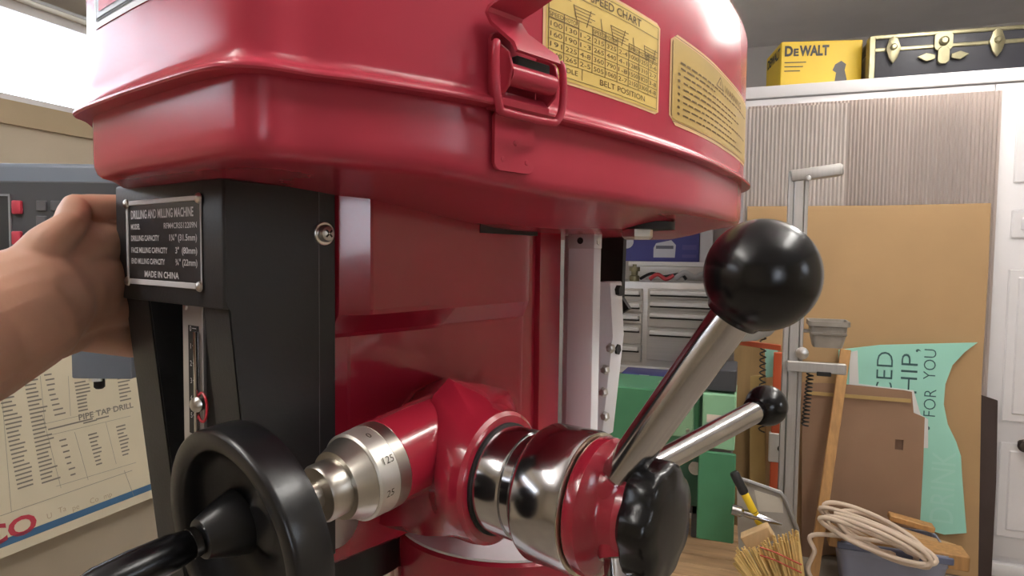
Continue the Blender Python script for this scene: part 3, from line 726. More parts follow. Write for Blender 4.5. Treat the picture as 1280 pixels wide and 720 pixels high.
box('screen', mat('dark_screen', (.05, .055, .06), .2), con, (u0 + .003, v0 + .003, .002), (u1 - .003, v1 - .003, .004), 0, 1, KM)
RB = mat('red_button', (.50, .05, .08), .4)
for y in (251, 289):
    u, v = cpt(19, y); u2, v2 = cpt(31, y + 17); box('button', RB, con, (u, v2, .002), (u2, v, .009), .002, 2, KM)
for y in (251, 270, 289):
    for x in (48, 66, 84):
        u, v = cpt(x, y); u2, v2 = cpt(x + 13, y + 13); box('button', mat('grey_button', (.11, .11, .12), .4), con, (u, v2, .002), (u2, v, .006), .001, 1, KM)
u0, v0 = cpt(87, 474); u1, v1 = cpt(160, 345)
box('lower_housing', CGR, con, (u0, v0, -.10), (u1, v1 + .01, -.004), .003, 2, KM)
u, v = cpt(106, 474)
lathe('mounting_nut', ZINC, con, [(.012, 0), (.012, .008), (.007, .008)], KM @ Vector((u, v, -.03)), (0, 0, -1), 6)
lathe('mounting_bolt', DARK, con, [(.008, 0), (.008, .018), (.005, .021)], KM @ Vector((u + .003, v, -.03)), (0, 0, -1), 16)
wp = con_o + rt * cpt(60, 300)[0] - fw * -.16
zarm = con.location.z + .07
bmx = bm_tube([Vector((wp.x, wp.y, zarm)) - con.location, Vector((XL + .004, wp.y + .3, zarm)) - con.location], .02, 12)
link('wall_arm', bmx, CGR, con)

# drill chart on the left wall, its foot standing off the wall
CHARTM = mat('yellowed_chart_paper', (.74, .67, .50), .55, var=.05, vscale=4)
bl = at(0, 697, 0, XL + .135); br_ = at(196, 622, 0, XL + .135)
zb = (bl.z + br_.z) / 2; CH = .66
ch = empty('drill_chart', (XL + .135, (bl.y + br_.y) / 2, zb)); tag(ch, 'yellowed tap drill chart with blue stripe on the left wall', 'chart')
ux = Vector((0, 1, 0)); vx = Vector((-.118, 0, CH)).normalized(); nx = ux.cross(vx)
yb = br_.y - ch.location.y
cfn = plane_fn((0, 0, 0), ux, vx, .0)
CL, CRr = -1.15, .55
box('board', CHARTM, ch, (CL, 0, -.006), (CRr, CH, 0), .001, 1, frame(Vector((0, 0, 0)), ux, vx, nx))
def c_uv(px, py):                             # chart coordinates of a point seen at px, py
    d = ray(px, py); o = CAM - ch.location; t = -o.dot(nx) / d.dot(nx); p = o + d * t; return p.dot(ux), p.dot(vx)
BL = plane_fn((0, 0, 0), ux, vx, .001)
Ink(BL).rect(CL, .030, CRr, .052).build('blue_stripe', mat('blue_print', (.06, .16, .30), .5), ch)
ik = Ink(BL); rk = Ink(BL)
u, v = c_uv(47, 661); rk.text('ELCO', u, v, .056, width=.25, al='r', bold=.03)
rk.build('red_print', mat('red_print', (.52, .05, .08), .5), ch)
gk = Ink(BL)
uT, vT = c_uv(55, 652)
def gl(p, q_, t=.0012): a, b = c_uv(*p); c, d = c_uv(*q_); gk.line(a, b, c, d, t)
gl((0, 645), (165, 588), .0016); gl((155, 588), (167, 620), .0016); gl((53, 520), (76, 610)); gl((55, 530), (163, 505)); gl((93, 540), (110, 600)); gl((132, 528), (145, 580)); gl((58, 545), (163, 520)); gl((70, 608), (170, 578))
gl((0, 470), (14, 640)); gl((85, 470), (88, 520)); gl((50, 470), (56, 530))
gk.build('chart_rules', mat('grey_print', (.30, .28, .22), .6), ch)
u, v = c_uv(134, 517); ik.text('PIPE TAP DRILL', u, v, .020, width=.20, bold=.02); FADE = mat('faded_ink', (.23, .21, .17), .6); ik.build('chart_heading', FADE, ch)
def column(px0, py0, px1, py1, n, wpx):
    global ik
    ik = Ink(BL)
    for i in range(n):
        t = i / (n - 1); u, v = c_uv(px0 + (px1 - px0) * t, py0 + (py1 - py0) * t); ex = px0 + (px1 - px0) * t; ey = py0 + (py1 - py0) * t; w_ = (c_uv(ex + wpx, ey - wpx * .3)[0] - u) * random.uniform(.55, 1.0); ik.rect(u, v, u + w_, v + .0048)
    ik.build('chart_column', FADE, ch)
column(30, 478, 52, 605, 26, 24); column(0, 500, 22, 612, 22, 22)
column(55, 470, 68, 520, 9, 14); column(93, 480, 98, 515, 9, 18); column(146, 470, 150, 502, 8, 16)
column(74, 552, 88, 595, 7, 9); column(110, 545, 120, 582, 9, 12); column(145, 535, 153, 570, 9, 12)
column(60, 538, 80, 533, 2, 36); column(104, 530, 120, 525, 2, 20)
u, v = c_uv(60, 648); sk = Ink(BL); 
for i, (a, b) in enumerate(((62, 648), (78, 640), (95, 637), (118, 628), (135, 622))): u, v = c_uv(a, b); sk.text(['U', 'Ta', 'pe', 'Co', 'mp'][i], u, v, .018, bold=-.01)
sk.build('script_print', mat('tan_print', (.48, .36, .22), .6), ch)
box('prop_block', CHARTM, ch, (-.1, .05, -.12), (.0, .09, -.0055), 0, 1, frame(Vector((0, 0, 0)), ux, vx, nx))

# ================================================================== storage cabinet and what stands on and before it
YC = 3.0
CABW = mat('white_cabinet_paint', (.80, .78, .79), .45, var=.02)
ct = at(1110, 97, 1, YC).z
cl = at(925, 200, 1, YC).x; crr = 2.3
cab = empty('storage_cabinet', (1.0, YC + .3, 0)); tag(cab, 'tall white panelled storage cabinet against the back wall', 'cabinet')
def cb(p): return (p[0] - 1.0, p[1] - YC - .3, p[2])
box('body', CABW, cab, cb((cl, YC + .02, 0)), cb((crr, YC + .62, ct - .03)), .003)
box('top', CABW, cab, cb((cl - .01, YC - .01, ct - .05)), cb((crr + .01, YC + .63, ct)), .004)
box('kick_board', CABW, cab, cb((cl + .01, YC - .012, 0.0)), cb((crr - .01, YC + .03, at(1265, 706, 1, YC).z)), .003)
dx = at(1243, 300, 1, YC).x - .02
zz = [at(1262, y, 1, YC).z for y in (229, 262, 298, 336, 465, 516, 690)]
for a, b in ((cl + .01, dx - .003), (dx, crr - .01)):
    dr = box('door', CABW, cab, cb((a, YC, .08)), cb((b, YC + .02, ct - .055)), .002)
    for z0, z1 in ((zz[0], ct - .12), (zz[2], zz[1]), (.62, zz[3]), (.16, .54)):
        n = 2; wd_ = (b - a - .10) / n
        for i in range(n):
            p0 = a + .05 + i * wd_ + .02; p1 = a + .05 + (i + 1) * wd_ - .02
            bmp = bm_box(cb((p0, YC - .006, z0)), cb((p1, YC + .001, z1)), .005, 1); bm_box(cb((p0 + .03, YC - .011, z0 + .03)), cb((p1 - .03, YC, z1 - .03)), .006, 1, bm=bmp)
            link('door_panel', bmp, CABW, dr)
hp = at(1277, 556, 1, YC - .03)
dh = lathe('door_knob', mat('aged_bronze', (.09, .07, .06), .4, .7), cab, [(.012, 0), (.01, .02), (.022, .03), (.026, .042), (.02, .052), (0, .055)], cb((hp.x + .008, YC, hp.z)), (0, -1, 0), 20)

# yellow power-tool carton
DWY = mat('yellow_carton', (.66, .44, .015), .5, var=.04)
YT = YC + .03
p0 = at(964, 110, 1, YT); p1 = at(1074, 60, 1, YT); ptop = at(968, 50, 1, YT).z
dw = empty('tool_carton', ((p0.x + p1.x) / 2 + .005, YT + .19, ct), rad(13)); tag(dw, 'yellow power tool carton on top of the cabinet', 'box')
hwid = (p1.x - p0.x) / 2; hh = ptop - ct
box('carton', DWY, dw, (-hwid, -.12, 0), (hwid, .12, hh), .003, 1)
k = Ink(plane_fn((-hwid, -.1212, 0), (1, 0, 0), (0, 0, 1), .0))
k.text('D', .015, hh * .70, hh * .21, width=.034, al='l', bold=.045); k.text('E', .052, hh * .70, hh * .15, width=.021, al='l', bold=.045); k.text('WALT', .076, hh * .70, hh * .21, width=.122, al='l', bold=.045)
for i in range(3): k.rect(.015, hh * (.55 - i * .09), .015 + .09 - i * .012, hh * (.55 - i * .09) + .004)
k.build('carton_lettering', mat('carton_black', (.015, .013, .010), .5), dw)
k = Ink(plane_fn((-hwid - .0012, .12, 0), (0, -1, 0), (0, 0, 1), 0)); k.text('DEWALT', .228, hh * .70, hh * .20, width=.205, al='r', bold=.045); k.build('side_lettering', MAT['carton_black'], dw)
# printed drill picture
k = Ink(plane_fn((hwid - .14, -.1214, hh * .08), (1, 0, 0), (0, 0, 1), 0))
k.poly([(0, 0), (.03, .01), (.035, .05), (.02, .06), (.03, .085), (.055, .10), (.075, .085), (.07, .06), (.08, .02), (.075, 0)])
k.build('carton_picture', mat('carton_grey', (.06, .055, .05), .5), dw)

# black travel trunk with brass trim
YK = YC + .04
tk0 = at(1085, 90, 1, YK); tk1x = tk0.x + .82; ktop = at(1085, 45, 1, YK).z
tr = empty('travel_trunk', ((tk0.x + tk1x) / 2, YK + .25, ct), rad(4)); tag(tr, 'black travel trunk with brass trim and latches on top of the cabinet', 'trunk')
hw_ = (tk1x - tk0.x) / 2; kh = ktop - ct + .0
TRK = mat('trunk_black', (.025, .025, .032), .5, bump=.1, bscale=100); BRS = mat('old_brass', (.27, .245, .15), .4, .8, var=.15, vscale=30)
box('body', TRK, tr, (-hw_, -.2, 0), (hw_, .2, kh), .004)
zs = kh * .70
box('trim', BRS, tr, (-hw_ - .004, -.206, kh - .012), (hw_ + .004, .206, kh + .004), .003, 1)
box('trim', BRS, tr, (-hw_ - .004, -.206, zs - .008), (hw_ + .004, .206, zs + .008), .003, 1)
for s in (-1, 1): box('corner_trim', BRS, tr, (s * hw_ - .012, -.207, 0.001), (s * hw_ + .012, -.15, kh + .003), .003, 1)
box('side_panel', mat('trunk_side', (.17, .12, .05), .5), tr, (-hw_ - .003, -.17, .01), (-hw_, .19, zs - .01))
def bosses(xc):
    M = Matrix.Translation((xc, -.206, zs))
    o = link('latch', bm_prism([(-.028, 0), (-.016, .038), (0, .052), (.016, .038), (.028, 0), (.016, -.04), (0, -.062), (-.016, -.04)], 0, .012, M @ Matrix.Rotation(rad(90), 4, 'X'), .003, 2), BRS, tr)
    lathe('latch_boss', BRS, o, [(.013, 0), (.013, .010), (.008, .016), (0, .017)], (xc, -.215, zs + .004), (0, -1, 0), 16)
bosses(-hw_ + .075); bosses(hw_ - .13 + 0.0); bosses(-hw_ + .44)
xc = -hw_ + .255
o = link('lock_plate', bm_prism(rrect(-.032, -.02, .032, .05, .012), 0, .010, Matrix.Translation((xc, -.206, zs)) @ Matrix.Rotation(rad(90), 4, 'X'), .002, 1), BRS, tr)
lathe('lock_boss', BRS, o, [(.018, 0), (.018, .01), (.010, .016), (0, .016)], (xc, -.214, zs + .015), (0, -1, 0), 20)
hd_ = link('lock_hasp', bm_prism(rrect(-.020, -.075, .020, -.01, .012), 0, .016, Matrix.Translation((xc, -.206, zs)) @ Matrix.Rotation(rad(90), 4, 'X'), .003, 1), BRS, tr)
for s in (-1, 1):
    link('handle_plate', bm_prism([(s * .028, -.038), (s * .06, -.028), (s * .092, -.042), (s * .06, -.062), (s * .028, -.054)], 0, .012, Matrix.Translation((xc, -.206, zs)) @ Matrix.Rotation(rad(90), 4, 'X'), .002, 1), BRS, tr)

# corrugated plastic sheet leaning on the doors
POLY = mat('smoky_twinwall', (.72, .63, .58), .35, var=.08, vscale=5, stretch=(1, 1, .2))
YP = YC - .03
c0 = at(932, 200, 1, YP).x; c1 = at(1249, 180, 1, YP).x; ztl = at(950, 134, 1, YP).z; ztr = at(1250, 112, 1, YP).z; zbt = .012
pn = empty('corrugated_panel', ((c0 + c1) / 2, YP, 0)); tag(pn, 'smoky corrugated plastic sheet standing against the white cabinet', 'panel')
zt = (ztl + ztr) / 2; NR = 66; wid = c1 - c0
bm = bmesh.new(); vs_ = []
for i in range(NR * 4 + 1):
    u = i / (NR * 4); x = -wid / 2 + wid * u; y = -.004 - .003 * math.cos(2 * math.pi * u * NR)
    vs_.append((bm.verts.new((x, y, zbt)), bm.verts.new((x, y, zt))))
for a, b in zip(vs_, vs_[1:]): bm.faces.new((a[0], b[0], b[1], a[1]))
bmesh.ops.solidify(bm, geom=bm.faces[:], thickness=.004)
link('ribbed_sheet', bm, POLY, pn, 60)
bm = bmesh.new(); vs_ = []; wl = at(1061, 180, 1, YP).x - c0; NR2 = 26
for i in range(NR2 * 4 + 1):
    u = i / (NR2 * 4); x = -wid / 2 - .004 + wl * u; y = -.014 - .003 * math.cos(2 * math.pi * u * NR2)
    vs_.append((bm.verts.new((x, y, zbt)), bm.verts.new((x, y, zt - .012))))
for a, b in zip(vs_, vs_[1:]): bm.faces.new((a[0], b[0], b[1], a[1]))
bmesh.ops.solidify(bm, geom=bm.faces[:], thickness=.004)
link('ribbed_sheet', bm, mat('pale_twinwall', (.84, .76, .71), .3, var=.08, vscale=5, stretch=(1, 1, .2)), pn, 60)
# big brown cardboard sheet
CARD = mat('kraft_cardboard', (.47, .30, .145), .75, var=.05, vscale=3, bump=.05, bscale=20)
CARD2 = mat('darker_cardboard', (.33, .20, .125), .75, var=.06, vscale=4)
def sheet_obj(name, m, poly, y, th_, lab, cat, ytop=None, bev=.001):   # poly as seen points; leans from y at the floor to ytop
    P = [at(px, py, 1, y) for px, py in poly]; z0 = min(p.z for p in P); cxm = sum(p.x for p in P) / len(P)
    o = link(name, bm_prism([(p.x - cxm, p.z - z0) for p in P], 0, th_, Matrix.Rotation(rad(90), 4, 'X'), bev, 1), m); o.location = (cxm, y, z0)
    if lab: tag(o, lab, cat)
    return o
zf = lambda x, y: 0
# pixel of the floor at depth y for a column x
def fpx(x, y):
    lo, hi = 400, 1400
    for _ in range(40):
        m_ = (lo + hi) / 2
        if at(x, m_, 1, y).z > .004: lo = m_
        else: hi = m_
    return lo
sheet_obj('cardboard_sheet', CARD, [(934, 258), (1100, 257), (1238, 254), (1235, 330), (1226, 480), (1222, fpx(1222, YP - .03)), (934, fpx(934, YP - .03))], YP - .03, .008, 'large plain tan cardboard sheet in front of the corrugated panel', 'cardboard')
BRN = mat('dark_brown_board', (.055, .035, .03), .5, var=.15, vscale=6)
sheet_obj('brown_board', BRN, [(1225, 493), (1246, 500), (1244, 600), (1238, fpx(1238, YP - .0135)), (1208, fpx(1208, YP - .0135))], YP - .0135, .012, 'dark brown board standing beside the cardboard sheet', 'board')
# mint-green printed sheet
MINT = mat('mint_paper', (.38, .76, .63), .6, var=.03)
ym = YP - .055
mint = sheet_obj('mint_poster', MINT, [(1048, 437), (1100, 431), (1222, 428), (1205, 440), (1190, 456), (1181, 480), (1179, 505), (1184, 530), (1195, 552), (1201, 570), (1202, 590), (1208, 666), (1180, 668), (1160, 662), (1120, 640), (1060, 600), (1048, 520)], ym, .004, 'mint green printed poster sheet pinned over the cardboard', 'poster')
def seen_fn(o, y, e):
    return lambda u, v: Vector((u - o.location.x, -.004 - e, v - o.location.z))
ik = Ink(seen_fn(mint, ym, .001)); wk = Ink(seen_fn(mint, ym, .001))
def vtext(I, t, px, py0, py1, h, bold=-.012):
    a = at(px, py0, 1, ym - .005); b = at(px, py1, 1, ym - .005); I.text(t, a.x, a.z, h, width=b.z - a.z, al='l', bold=bold, rot=1)
for t_, a_, b_, c_, h_ in (('ENHANCED', 1110, 600, 440, .062), ('WORKSHIP,', 1140, 620, 436, .062), ('FOR', 1169, 521, 487, .044), ('YOU', 1169, 475, 437, .044), ("'", 1174, 540, 533, .05)):
    ik = Ink(seen_fn(mint, ym, .001)); vtext(ik, t_, a_, b_, c_, h_); ik.build('dark_lettering', mat('slate_print', (.05, .13, .13), .6), mint)
vtext(wk, 'DRINK', 1191, 655, 565, .085, 0.0); wk.build('pale_lettering', mat('pale_print', (.43, .79, .67), .6), mint)
WHT = mat('white_card', (.78, .78, .76), .6)
sheet_obj('white_card', WHT, [(1062, 440), (1072, 438), (1073, 480), (1142, 488), (1150, 518), (1160, 524), (1160, 560), (1060, 560)], ym - .006, .003, 'white card strip between the mint poster and brown cardboard', 'card')
# folded cardboard in front, with a small square window
y4 = ym - .03
P = [(1003, 478), (1052, 480), (1130, 488), (1140, 490), (1142, 516), (1156, 522), (1154, 580), (1150, 655), (1135, 672), (1002, 700)]
PP = [at(a, b, 1, y4) for a, b in P]; z0 = min(p.z for p in PP); cxm = sum(p.x for p in PP) / len(PP)
fc = empty('cardboard_box_flat', (cxm, y4, z0)); tag(fc, 'flattened brown cardboard box with a small square hole', 'cardboard')
h0 = at(1119, 549, 1, y4); h1 = at(1129, 563, 1, y4)
bm = bmesh.new(); lo = [bm.verts.new((p.x - cxm, 0, p.z - z0)) for p in PP]
hv = [bm.verts.new((a - cxm, 0, b - z0)) for a, b in ((h0.x, h0.z), (h1.x, h0.z), (h1.x, h1.z), (h0.x, h1.z))]
ed = [bm.edges.new((lo[i], lo[(i + 1) % len(lo)])) for i in range(len(lo))] + [bm.edges.new((hv[i], hv[(i + 1) % 4])) for i in range(4)]
bmesh.ops.triangle_fill(bm, edges=ed, use_beauty=True)
bmesh.ops.solidify(bm, geom=bm.faces[:], thickness=.006)
link('board', bm, CARD2, fc, sm=False)
f0 = at(1004, 479, 1, y4 - .002); f1 = at(1138, 503, 1, y4 - .002)
box('tape_band', mat('tan_tape', (.50, .34, .13), .5), fc, (f0.x - cxm + .01, -.0105, f1.z - z0), (f1.x - cxm, -.0072, f0.z - z0 - .03), 0)
box('hole_back', mat('hole_shade_brown', (.17, .10, .065), .8), fc, (h0.x - cxm - .01, .007, h1.z - z0 - .01), (h1.x - cxm + .01, .010, h0.z - z0 + .01), 0)  # backing coloured dark brown to paint the shade inside the hole
# wooden strip leaning
WOOD = mat('pine_wood', (.50, .27, .10), .6, var=.18, vscale=8, stretch=(8, 8, .8))
y5 = y4 - .06
a, b = at(1057, 437, 1, y5 + .03), at(1017, 715, 1, y5 - .16)
d = (a - b).normalized(); t = (0 - b.z) / d.z; b = b + d * (t + .006)
M = axis_frame((0, 0, 0), d); s_ = d.cross(Vector((0, 1, 0))).normalized(); n_ = s_.cross(d)
st = box('wood_strip', WOOD, None, (-.019, -.010, 0), (.019, .010, (a - b).length), .002, 1, frame(Vector((0, 0, 0)), s_, n_, d)); st.location = b
tag(st, 'thin pine wood strip leaning in front of the cardboard', 'wood strip')

# aluminium floor stand with arms
y6 = 2.55
GALV = mat('brushed_post', (.46, .44, .42), .45, .6, var=.06, vscale=20, stretch=(6, 6, .3))
pc = at(992, 400, 1, y6); ptop = at(992, 214, 1, y6).z
po = empty('post_stand', (pc.x, y6, 0)); tag(po, 'grey aluminium post stand with two arms beside the cardboard', 'stand')
hwp = (at(1005, 400, 1, y6).x - at(980, 400, 1, y6).x) / 2
bm = bm_box((-hwp, -.02, 0), (-hwp * .45, .03, ptop), .002, 1); bm_box((-hwp * .42, -.026, 0), (hwp * .55, .03, ptop), .003, 1, bm=bm); bm_box((hwp * .60, -.018, 0), (hwp, .03, ptop), .002, 1, bm=bm)
link('post', bm, GALV, po)
a1 = at(1050, 211, 1, y6 - .05); L = a1.x - pc.x
M = Matrix.Translation((0, 0, ptop - .02)) @ Matrix.Rotation(rad(-7), 4, 'Y')
box('arm', GALV, po, (-hwp * .8, -.032, -.018), (L + .01, .022, .024), .006, 2, M)
lathe('arm_end', GALV, po, [(.021, 0), (.021, .012), (.018, .016), (0, .016)], M @ Vector((L, -.005, .003)), (1, 0, .12), 20)
lathe('arm_bolt', ZINC, po, [(.01, 0), (.008, .008), (0, .009)], (.03, -.032, ptop - .03), (0, -1, 0), 12)
za = at(1000, 455, 1, y6).z; L2 = at(1056, 455, 1, y6).x - pc.x
box('lower_arm', GALV, po, (-hwp * .6, -.05, za - .022), (L2, -.026, za + .016), .003, 1)
lathe('arm_clip', ZINC, po, [(.022, 0), (.022, .012), (.01, .016), (0, .016)], (.03, -.028, za + .045), (0, -1, 0), 20)
box('clip_lever', DARK, po, (L2 * .45, -.058, za - .03), (L2 * .72, -.05, za - .015), .002, 1, None)
box('foot', GALV, po, (-.06, -.06, 0), (.06, .06, .012), .003, 1)
# coiled spring cables on each side of the post
COILM = mat('black_rubber', (.015, .015, .015), .5)
def coil(name, x0, y0, x1, y1, yy, lab):
    a = at(x0, y0, 1, yy); b = at(x1, y1, 1, yy); n = 16; P = []
    for i in range(n * 8 + 1):
        t = i / (n * 8); q_ = 2 * math.pi * i / 8; P.append(Vector((0, 0, 0)) + (a - b) * (1 - t) + Vector((.011 * math.cos(q_), .011 * math.sin(q_), 0)))
    o = link(name, bm_tube(P, .003, 5), COILM); o.location = b; tag(o, lab, 'cable', 'coiled cables by the post'); return o
coil('coiled_cable', 1014, 455, 1006, 532, y6 - .01, 'black coiled cable hanging right of the post')
coil('coiled_cable', 954, 415, 952, 540, 2.75, 'black coiled cable hanging left of the post')
# grey plastic tray held by the post
tx = at(1034, 417, 1, y6 + .02)
ty = empty('plastic_tray', (tx.x, y6 + .02, at(1034, 433, 1, y6 + .02).z)); tag(ty, 'translucent grey plastic tray fixed beside the post', 'tray')
TRM = mat('cloudy_plastic', (.30, .27, .235), .35, var=.2, vscale=14)
hw2 = (at(1060, 404, 1, y6).x - at(1008, 404, 1, y6).x) / 2; hgt = at(1034, 401, 1, y6).z - at(1034, 434, 1, y6).z
bm = bmesh.new()
def rr(hx_, hy_, z): return [(x, y, z) for x, y in rrect(-hx_, -hy_, hx_, hy_, .015, 3)]
RR = [[bm.verts.new(p) for p in rr(hx_, hy_, z)] for hx_, hy_, z in ((hw2 * .70, .045, 0), (hw2 * .86, .055, hgt * .55), (hw2 * .88, .056, hgt * .80), (hw2, .065, hgt * .82), (hw2, .065, hgt), (hw2 * .93, .058, hgt), (hw2 * .85, .052, hgt * .6), (hw2 * .66, .040, .006))]
for A, B in zip(RR, RR[1:]):
    for i in range(len(A)): bm.faces.new((A[i], A[(i + 1) % len(A)], B[(i + 1) % len(A)], B[i]))
bm.faces.new(RR[0]); bm.faces.new(RR[-1]); link('tray_shell', bm, TRM, ty)
box('tray_band', mat('tray_band', (.22, .19, .16), .4), ty, (-hw2 * .85, -.062, hgt * .48), (hw2 * .85, -.05, hgt * .58), .002, 1)
box('hanger_hook', GALV, ty, (-hw2 - .012, -.01, hgt * .5), (-hw2 * .8, .01, hgt * .62), .002, 1)
# storage bin, planks, rope
y7 = 2.62
BIN = mat('blue_grey_bin', (.30, .32, .42), .35, var=.05)
q0 = at(1048, 690, 1, y7); q1 = at(1190, 702, 1, y7); binz = at(1110, 684, 1, y7).z
bi = empty('storage_bin', ((q0.x + q1.x) / 2, y7 + .115, 0)); tag(bi, 'blue-grey plastic storage bin under the planks and rope', 'bin')
hw3 = (q1.x - q0.x) / 2
bm = bmesh.new()
RR = [[bm.verts.new((x, y, z)) for x, y in rrect(-a_, -b_, a_, b_, .03, 4)] for a_, b_, z in ((hw3 * .86, .09, 0), (hw3 * .97, .110, binz - .05), (hw3 * 1.0, .115, binz - .05), (hw3 * 1.0, .115, binz - .004), (hw3 * .97, .105, binz - .004), (hw3 * .9, .095, .05), (hw3 * .8, .08, .012))]
for A, B in zip(RR, RR[1:]):
    for i in range(len(A)): bm.faces.new((A[i], A[(i + 1) % len(A)], B[(i + 1) % len(A)], B[i]))
bm.faces.new(RR[0]); bm.faces.new(RR[-1]); link('tub', bm, BIN, bi)
box('lid_rim', mat('bin_rim', (.13, .15, .24), .35), bi, (-hw3 * 1.03, -.123, binz - .03), (hw3 * 1.03, -.113, binz - .004), .003, 1)
def plank(x0, y0, x1, y1, yy, wz, dep, m, lab):
    a, b = at(x0, y0, 1, yy), at(x1, y1, 1, yy); d = (b - a); L = d.length; d.normalize(); up = Vector((0, -1, 0)).cross(d) * -1
    up = d.cross(Vector((0, 1, 0))); up = up if up.z > 0 else -up; n = d.cross(up)
    o = link('plank', bm_box((0, 0, -dep / 2), (L, wz, dep / 2), .003, 1, frame(Vector((0, 0, 0)), d, up, n)), m); o.location = a
    tag(o, lab, 'plank', 'boards on the storage bin'); return o
plank(1034, 676, 1206, 708, y7 + .06, .055, .10, WOOD, 'long pine board lying on the storage bin under the rope')
plank(1110, 648, 1166, 664, y7 + .19, .022, .05, WOOD, 'short pine offcut behind the rope coil')
plank(1100, 664, 1196, 694, y7 + .15, .03, .06, mat('pale_pine', (.55, .34, .16), .6, var=.1), 'pale narrow board between the rope and mint poster')
ROPE = mat('cotton_rope', (.72, .58, .46), .8, bump=.3, bscale=200)
rp = []; yr = y7 - .02
rc = at(1088, 662, 1, yr)
for i in range(220):
    t = i / 219; a = t * 2 * math.pi * 6.3 + .4; k1 = 1 + .16 * math.sin(a * .31 + 1) ; k2 = .75 + .3 * math.sin(a * .23)
    rp.append(Vector((.155 * k1 * math.cos(a) + .03 * math.sin(a * .4), .07 * math.sin(a * .5 + t * 5), .052 * k2 * math.sin(a) - .10 * .155 * math.cos(a) * 3 - .02 + .012 * math.sin(a * .7))))
tailp = [Vector(at(x, y, 1, yr - .03)) - rc for x, y in ((1022, 668), (1018, 690), (1010, 712), (1022, 735))]
rp2 = catmull([rp[0]] + tailp, 8)
tailq = [Vector(at(x, y, 1, yr - .03)) - rc for x, y in ((1120, 676), (1135, 690), (1158, 694), (1150, 684), (1112, 668))]
rp3 = catmull(tailq, 8)
bm = bm_tube(rp, .0085, 7); bm_tube(rp2, .0085, 7, bm=bm); bm_tube(rp3, .0085, 7, bm=bm)
ro = link('rope', bm, ROPE, None, 60); ro.location = rc; tag(ro, 'loose coil of pale cotton rope lying on the boards', 'rope')

# ------------------------------------------------------------------ steel tool chest in the back
y8 = 3.75
SS = mat('stainless_steel', (.52, .50, .48), .36, .6, var=.05, vscale=10, stretch=(.3, 1, 10))
SSL = mat('bright_handle', (.82, .81, .80), .35, .35)
x0 = at(770, 360, 1, y8).x; x1 = at(925, 360, 1, y8).x; zt = at(830, 353, 1, y8).z
tc = empty('tool_chest', ((x0 + x1) / 2, y8 + .22, 0)); tag(tc, 'stainless steel tool chest with rows of drawers in the back corner', 'tool chest')
tl = lambda x, y, z: (x - (x0 + x1) / 2, y - y8 - .22, z)
box('body', SS, tc, tl(x0, y8 + .02, .02), tl(x1, y8 + .46, zt), .004)
for s in ((x0 + .02), (x1 - .08)):
    for yy in (y8 + .05, y8 + .38): box('foot', DARK, tc, tl(s, yy, 0), tl(s + .06, yy + .05, .02))
ys_l = [361, 377, 392, 407, 432, 456]; ys_r = [359, 373, 388, 404, 440, 482]
def drawers(pxa, pxb, edges, hfrac):
    xa, xb = at(pxa, 400, 1, y8).x, at(pxb, 400, 1, y8).x
    for a, b in zip(edges, edges[1:]):
        za_, zb_ = at(830, a, 1, y8).z, at(830, b, 1, y8).z
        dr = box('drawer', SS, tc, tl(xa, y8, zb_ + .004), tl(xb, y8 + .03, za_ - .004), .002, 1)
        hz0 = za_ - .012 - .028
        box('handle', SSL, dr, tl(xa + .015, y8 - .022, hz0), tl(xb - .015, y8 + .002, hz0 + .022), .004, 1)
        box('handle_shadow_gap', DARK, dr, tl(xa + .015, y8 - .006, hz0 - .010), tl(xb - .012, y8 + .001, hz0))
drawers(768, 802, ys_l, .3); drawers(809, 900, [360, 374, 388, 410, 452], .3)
box('lower_lip', SSL, tc, tl(x0 - .005, y8 - .03, at(800, 466, 1, y8).z), tl(x1 + .005, y8 + .02, at(800, 458, 1, y8).z), .004, 1)
box('top_tray_back', SS, tc, tl(x0, y8 + .40, zt), tl(x1, y8 + .46, at(830, 327, 1, y8 + .4).z), .003)
box('tray_rail', SSL, tc, tl(x0, y8 + .385, at(830, 333, 1, y8 + .4).z), tl(x1, y8 + .41, at(830, 327, 1, y8 + .4).z), .003, 1)
# blue carton standing on the chest's back ledge
BLU = mat('blue_carton', (.055, .055, .26), .45, var=.05)
yb_ = y8 + .405
b0 = at(775, 300, 1, yb_).x; b1 = at(874, 300, 1, yb_).x; bz0 = at(830, 327, 1, y8 + .4).z
bc = empty('blue_carton', ((b0 + b1) / 2, yb_ + .03, bz0)); tag(bc, 'blue printed carton with white machine picture above the tool chest', 'box')
hwb = (b1 - b0) / 2; hb = .30
box('carton', BLU, bc, (-hwb, -.02, 0), (hwb, .022, hb), .002, 1)
def bu(px): return at(px, 315, 1, yb_ - .022).x - bc.location.x
def bv(py): return at(830, py, 1, yb_ - .022).z - bz0
bp = plane_fn((0, -.0215, 0), (1, 0, 0), (0, 0, 1), 0)
Ink(bp).poly([(bu(816), bv(322)), (bu(843), bv(322)), (bu(844), bv(306)), (bu(838), bv(300)), (bu(819), bv(304)), (bu(816), bv(310))]).poly([(bu(782) + .045 * math.cos(a), bv(302) + .045 * math.sin(a)) for a in [i * math.pi / 12 for i in range(24)]]).build('printed_picture', mat('print_white', (.62, .62, .68), .5), bc)
Ink(plane_fn((0, -.022, 0), (1, 0, 0), (0, 0, 1), 0)).rect(bu(819), bv(311), bu(841), bv(307)).build('printed_detail', mat('print_dark', (.12, .12, .16), .5), bc)
Ink(bp).rect(bu(852), bv(322), bu(870), bv(318)).rect(bu(852), bv(312), bu(870), bv(306)).build('printed_block', mat('print_violet', (.10, .09, .32), .5), bc)
wc = box('white_carton', mat('white_box_card', (.70, .68, .70), .5), None, (0, 0, 0), (.075, .06, .26), .002, 1); wc.location = (b1 + .008, yb_ - .018, bz0)
